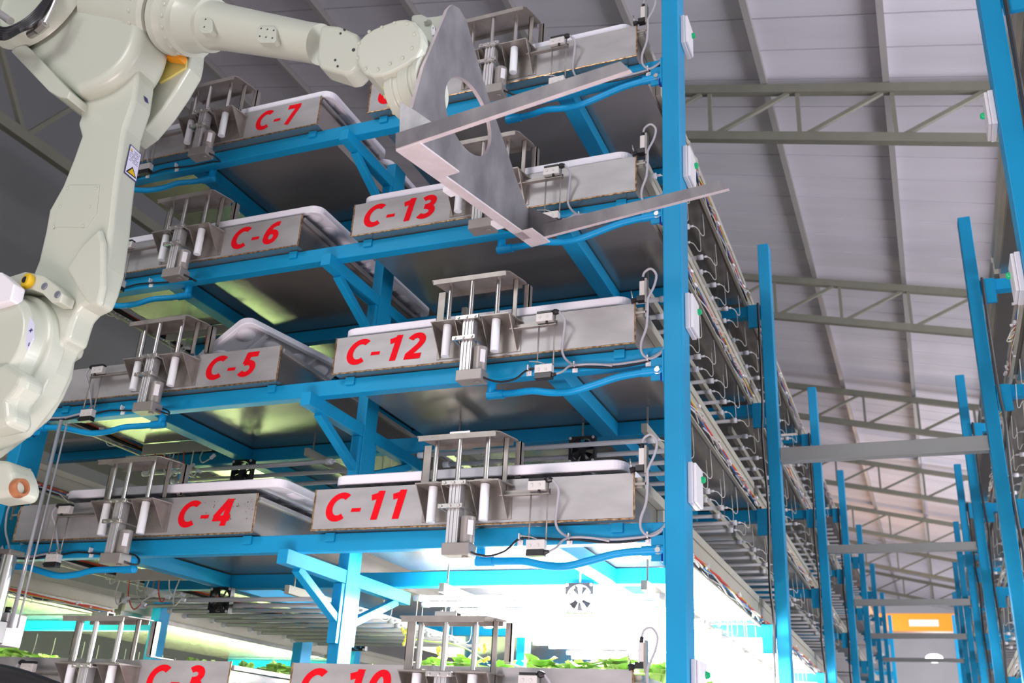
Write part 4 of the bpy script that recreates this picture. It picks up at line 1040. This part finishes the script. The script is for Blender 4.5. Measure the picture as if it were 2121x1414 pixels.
# ------------------------------------------------------------------ things at the lower left
def V3(u, v, y): return P(u, v, y)
t = thing('pneumatic_cylinder', 'thick chrome lifting cylinder with black end block at the lower left', 'cylinder', (0, 0, 0))
xa_ = P(20, 1150, -0.10)
MB().cyl((xa_.x + 0.0, -0.1, xa_.z), (xa_.x, -0.1, 0.42), 0.030, 24).build('bright_barrel', BRIGHT, t)
MB().cyl((xa_.x - 0.085, -0.1, xa_.z - 0.01), (xa_.x - 0.085, -0.1, 0.42), 0.036, 24).build('dark_barrel', BLACK, t)
MB().box(xa_.x - 0.13, xa_.x + 0.04, -0.14, -0.06, 0.33, 0.42).build('end_block', BLACK, t, 0.004)
MB().box(xa_.x - 0.13, xa_.x + 0.04, -0.14, -0.06, xa_.z, xa_.z + 0.02).build('top_cap', BRACK, t, 0.004)
MB().cyl((xa_.x - 0.04, -0.1, 0.33), (xa_.x - 0.04, -0.1, 0.1), 0.012, 12).build('piston_rod', BRIGHT, t)
for k, (u, v, r) in enumerate(((127, 870, 0.0085), (140, 872, 0.004))):
    a = P(u, v, -0.02)
    o = MB().cyl((a.x, -0.02, a.z), (a.x, -0.02, 0.40), r, 10).build('air_hose', GLASSY)
    tag(o, ['thick clear air hose running down beside the left end of trays C-4 and C-3', 'thin clear air hose beside the thick one at the left end of tray C-4'][k], 'hose')
t = thing('control_box', 'light grey metal box behind the left end of tray C-4', 'box', (-3.60, 0.35, 0.93))
MB().box(0, 0.22, 0, 0.1, 0, 0.13).build('case', SWM, t, 0.003); MB().cyl((0.06, 0.03, 0.13), (0.06, 0.03, 0.155), 0.012, 10).cyl((0.16, 0.03, 0.13), (0.16, 0.03, 0.155), 0.012, 10).build('cable_glands', BLACK, t)
t = thing('control_box', 'light grey metal box behind the left end of tray C-3', 'box', (-3.62, -0.04, 0.33))
MB().box(0, 0.10, 0, 0.1, 0, 0.13).build('case', SWM, t, 0.003); MB().cyl((0.06, 0.03, 0.13), (0.06, 0.03, 0.155), 0.012, 10).build('cable_glands', BLACK, t)
t = thing('air_sensor', 'small grey and orange sensor with white cable on the left post', 'sensor', (0, 0, 0))
a = P(56, 1000, -0.02)
MB().box(a.x - 0.018, a.x, -0.04, 0.0, a.z - 0.03, a.z + 0.03).build('housing', SWM, t, 0.002)
MB().cyl((a.x + 0.006, -0.02, a.z - 0.02), (a.x + 0.006, -0.02, a.z + 0.02), 0.009, 12).build('orange_body', ORANGE, t)
MB().box(a.x - 0.02, a.x + 0.015, -0.04, 0.0, a.z - 0.055, a.z - 0.031).cyl((a.x + 0.006, -0.02, a.z + 0.02), (a.x + 0.006, -0.02, a.z + 0.04), 0.006, 8).build('black_plug', BLACK, t)
MB().tube([(a.x + 0.006, -0.02, a.z + 0.04), (a.x, -0.02, a.z + 0.06), (a.x - 0.02, -0.02, a.z + 0.062), (a.x - 0.038, -0.02, a.z + 0.045), (a.x - 0.045, -0.02, a.z + 0.0)], 0.004, 8, 3).build('white_cable', CWHT, t)
o = MB().tube([P(-40, 1392, -0.75), P(20, 1404, -0.75), P(70, 1420, -0.75), P(150, 1450, -0.75)], 0.035, 14, 4).build('black_hose', BLACK)
tag(o, 'thick black hose crossing the bottom left corner', 'hose')
print('tubes', cnt)
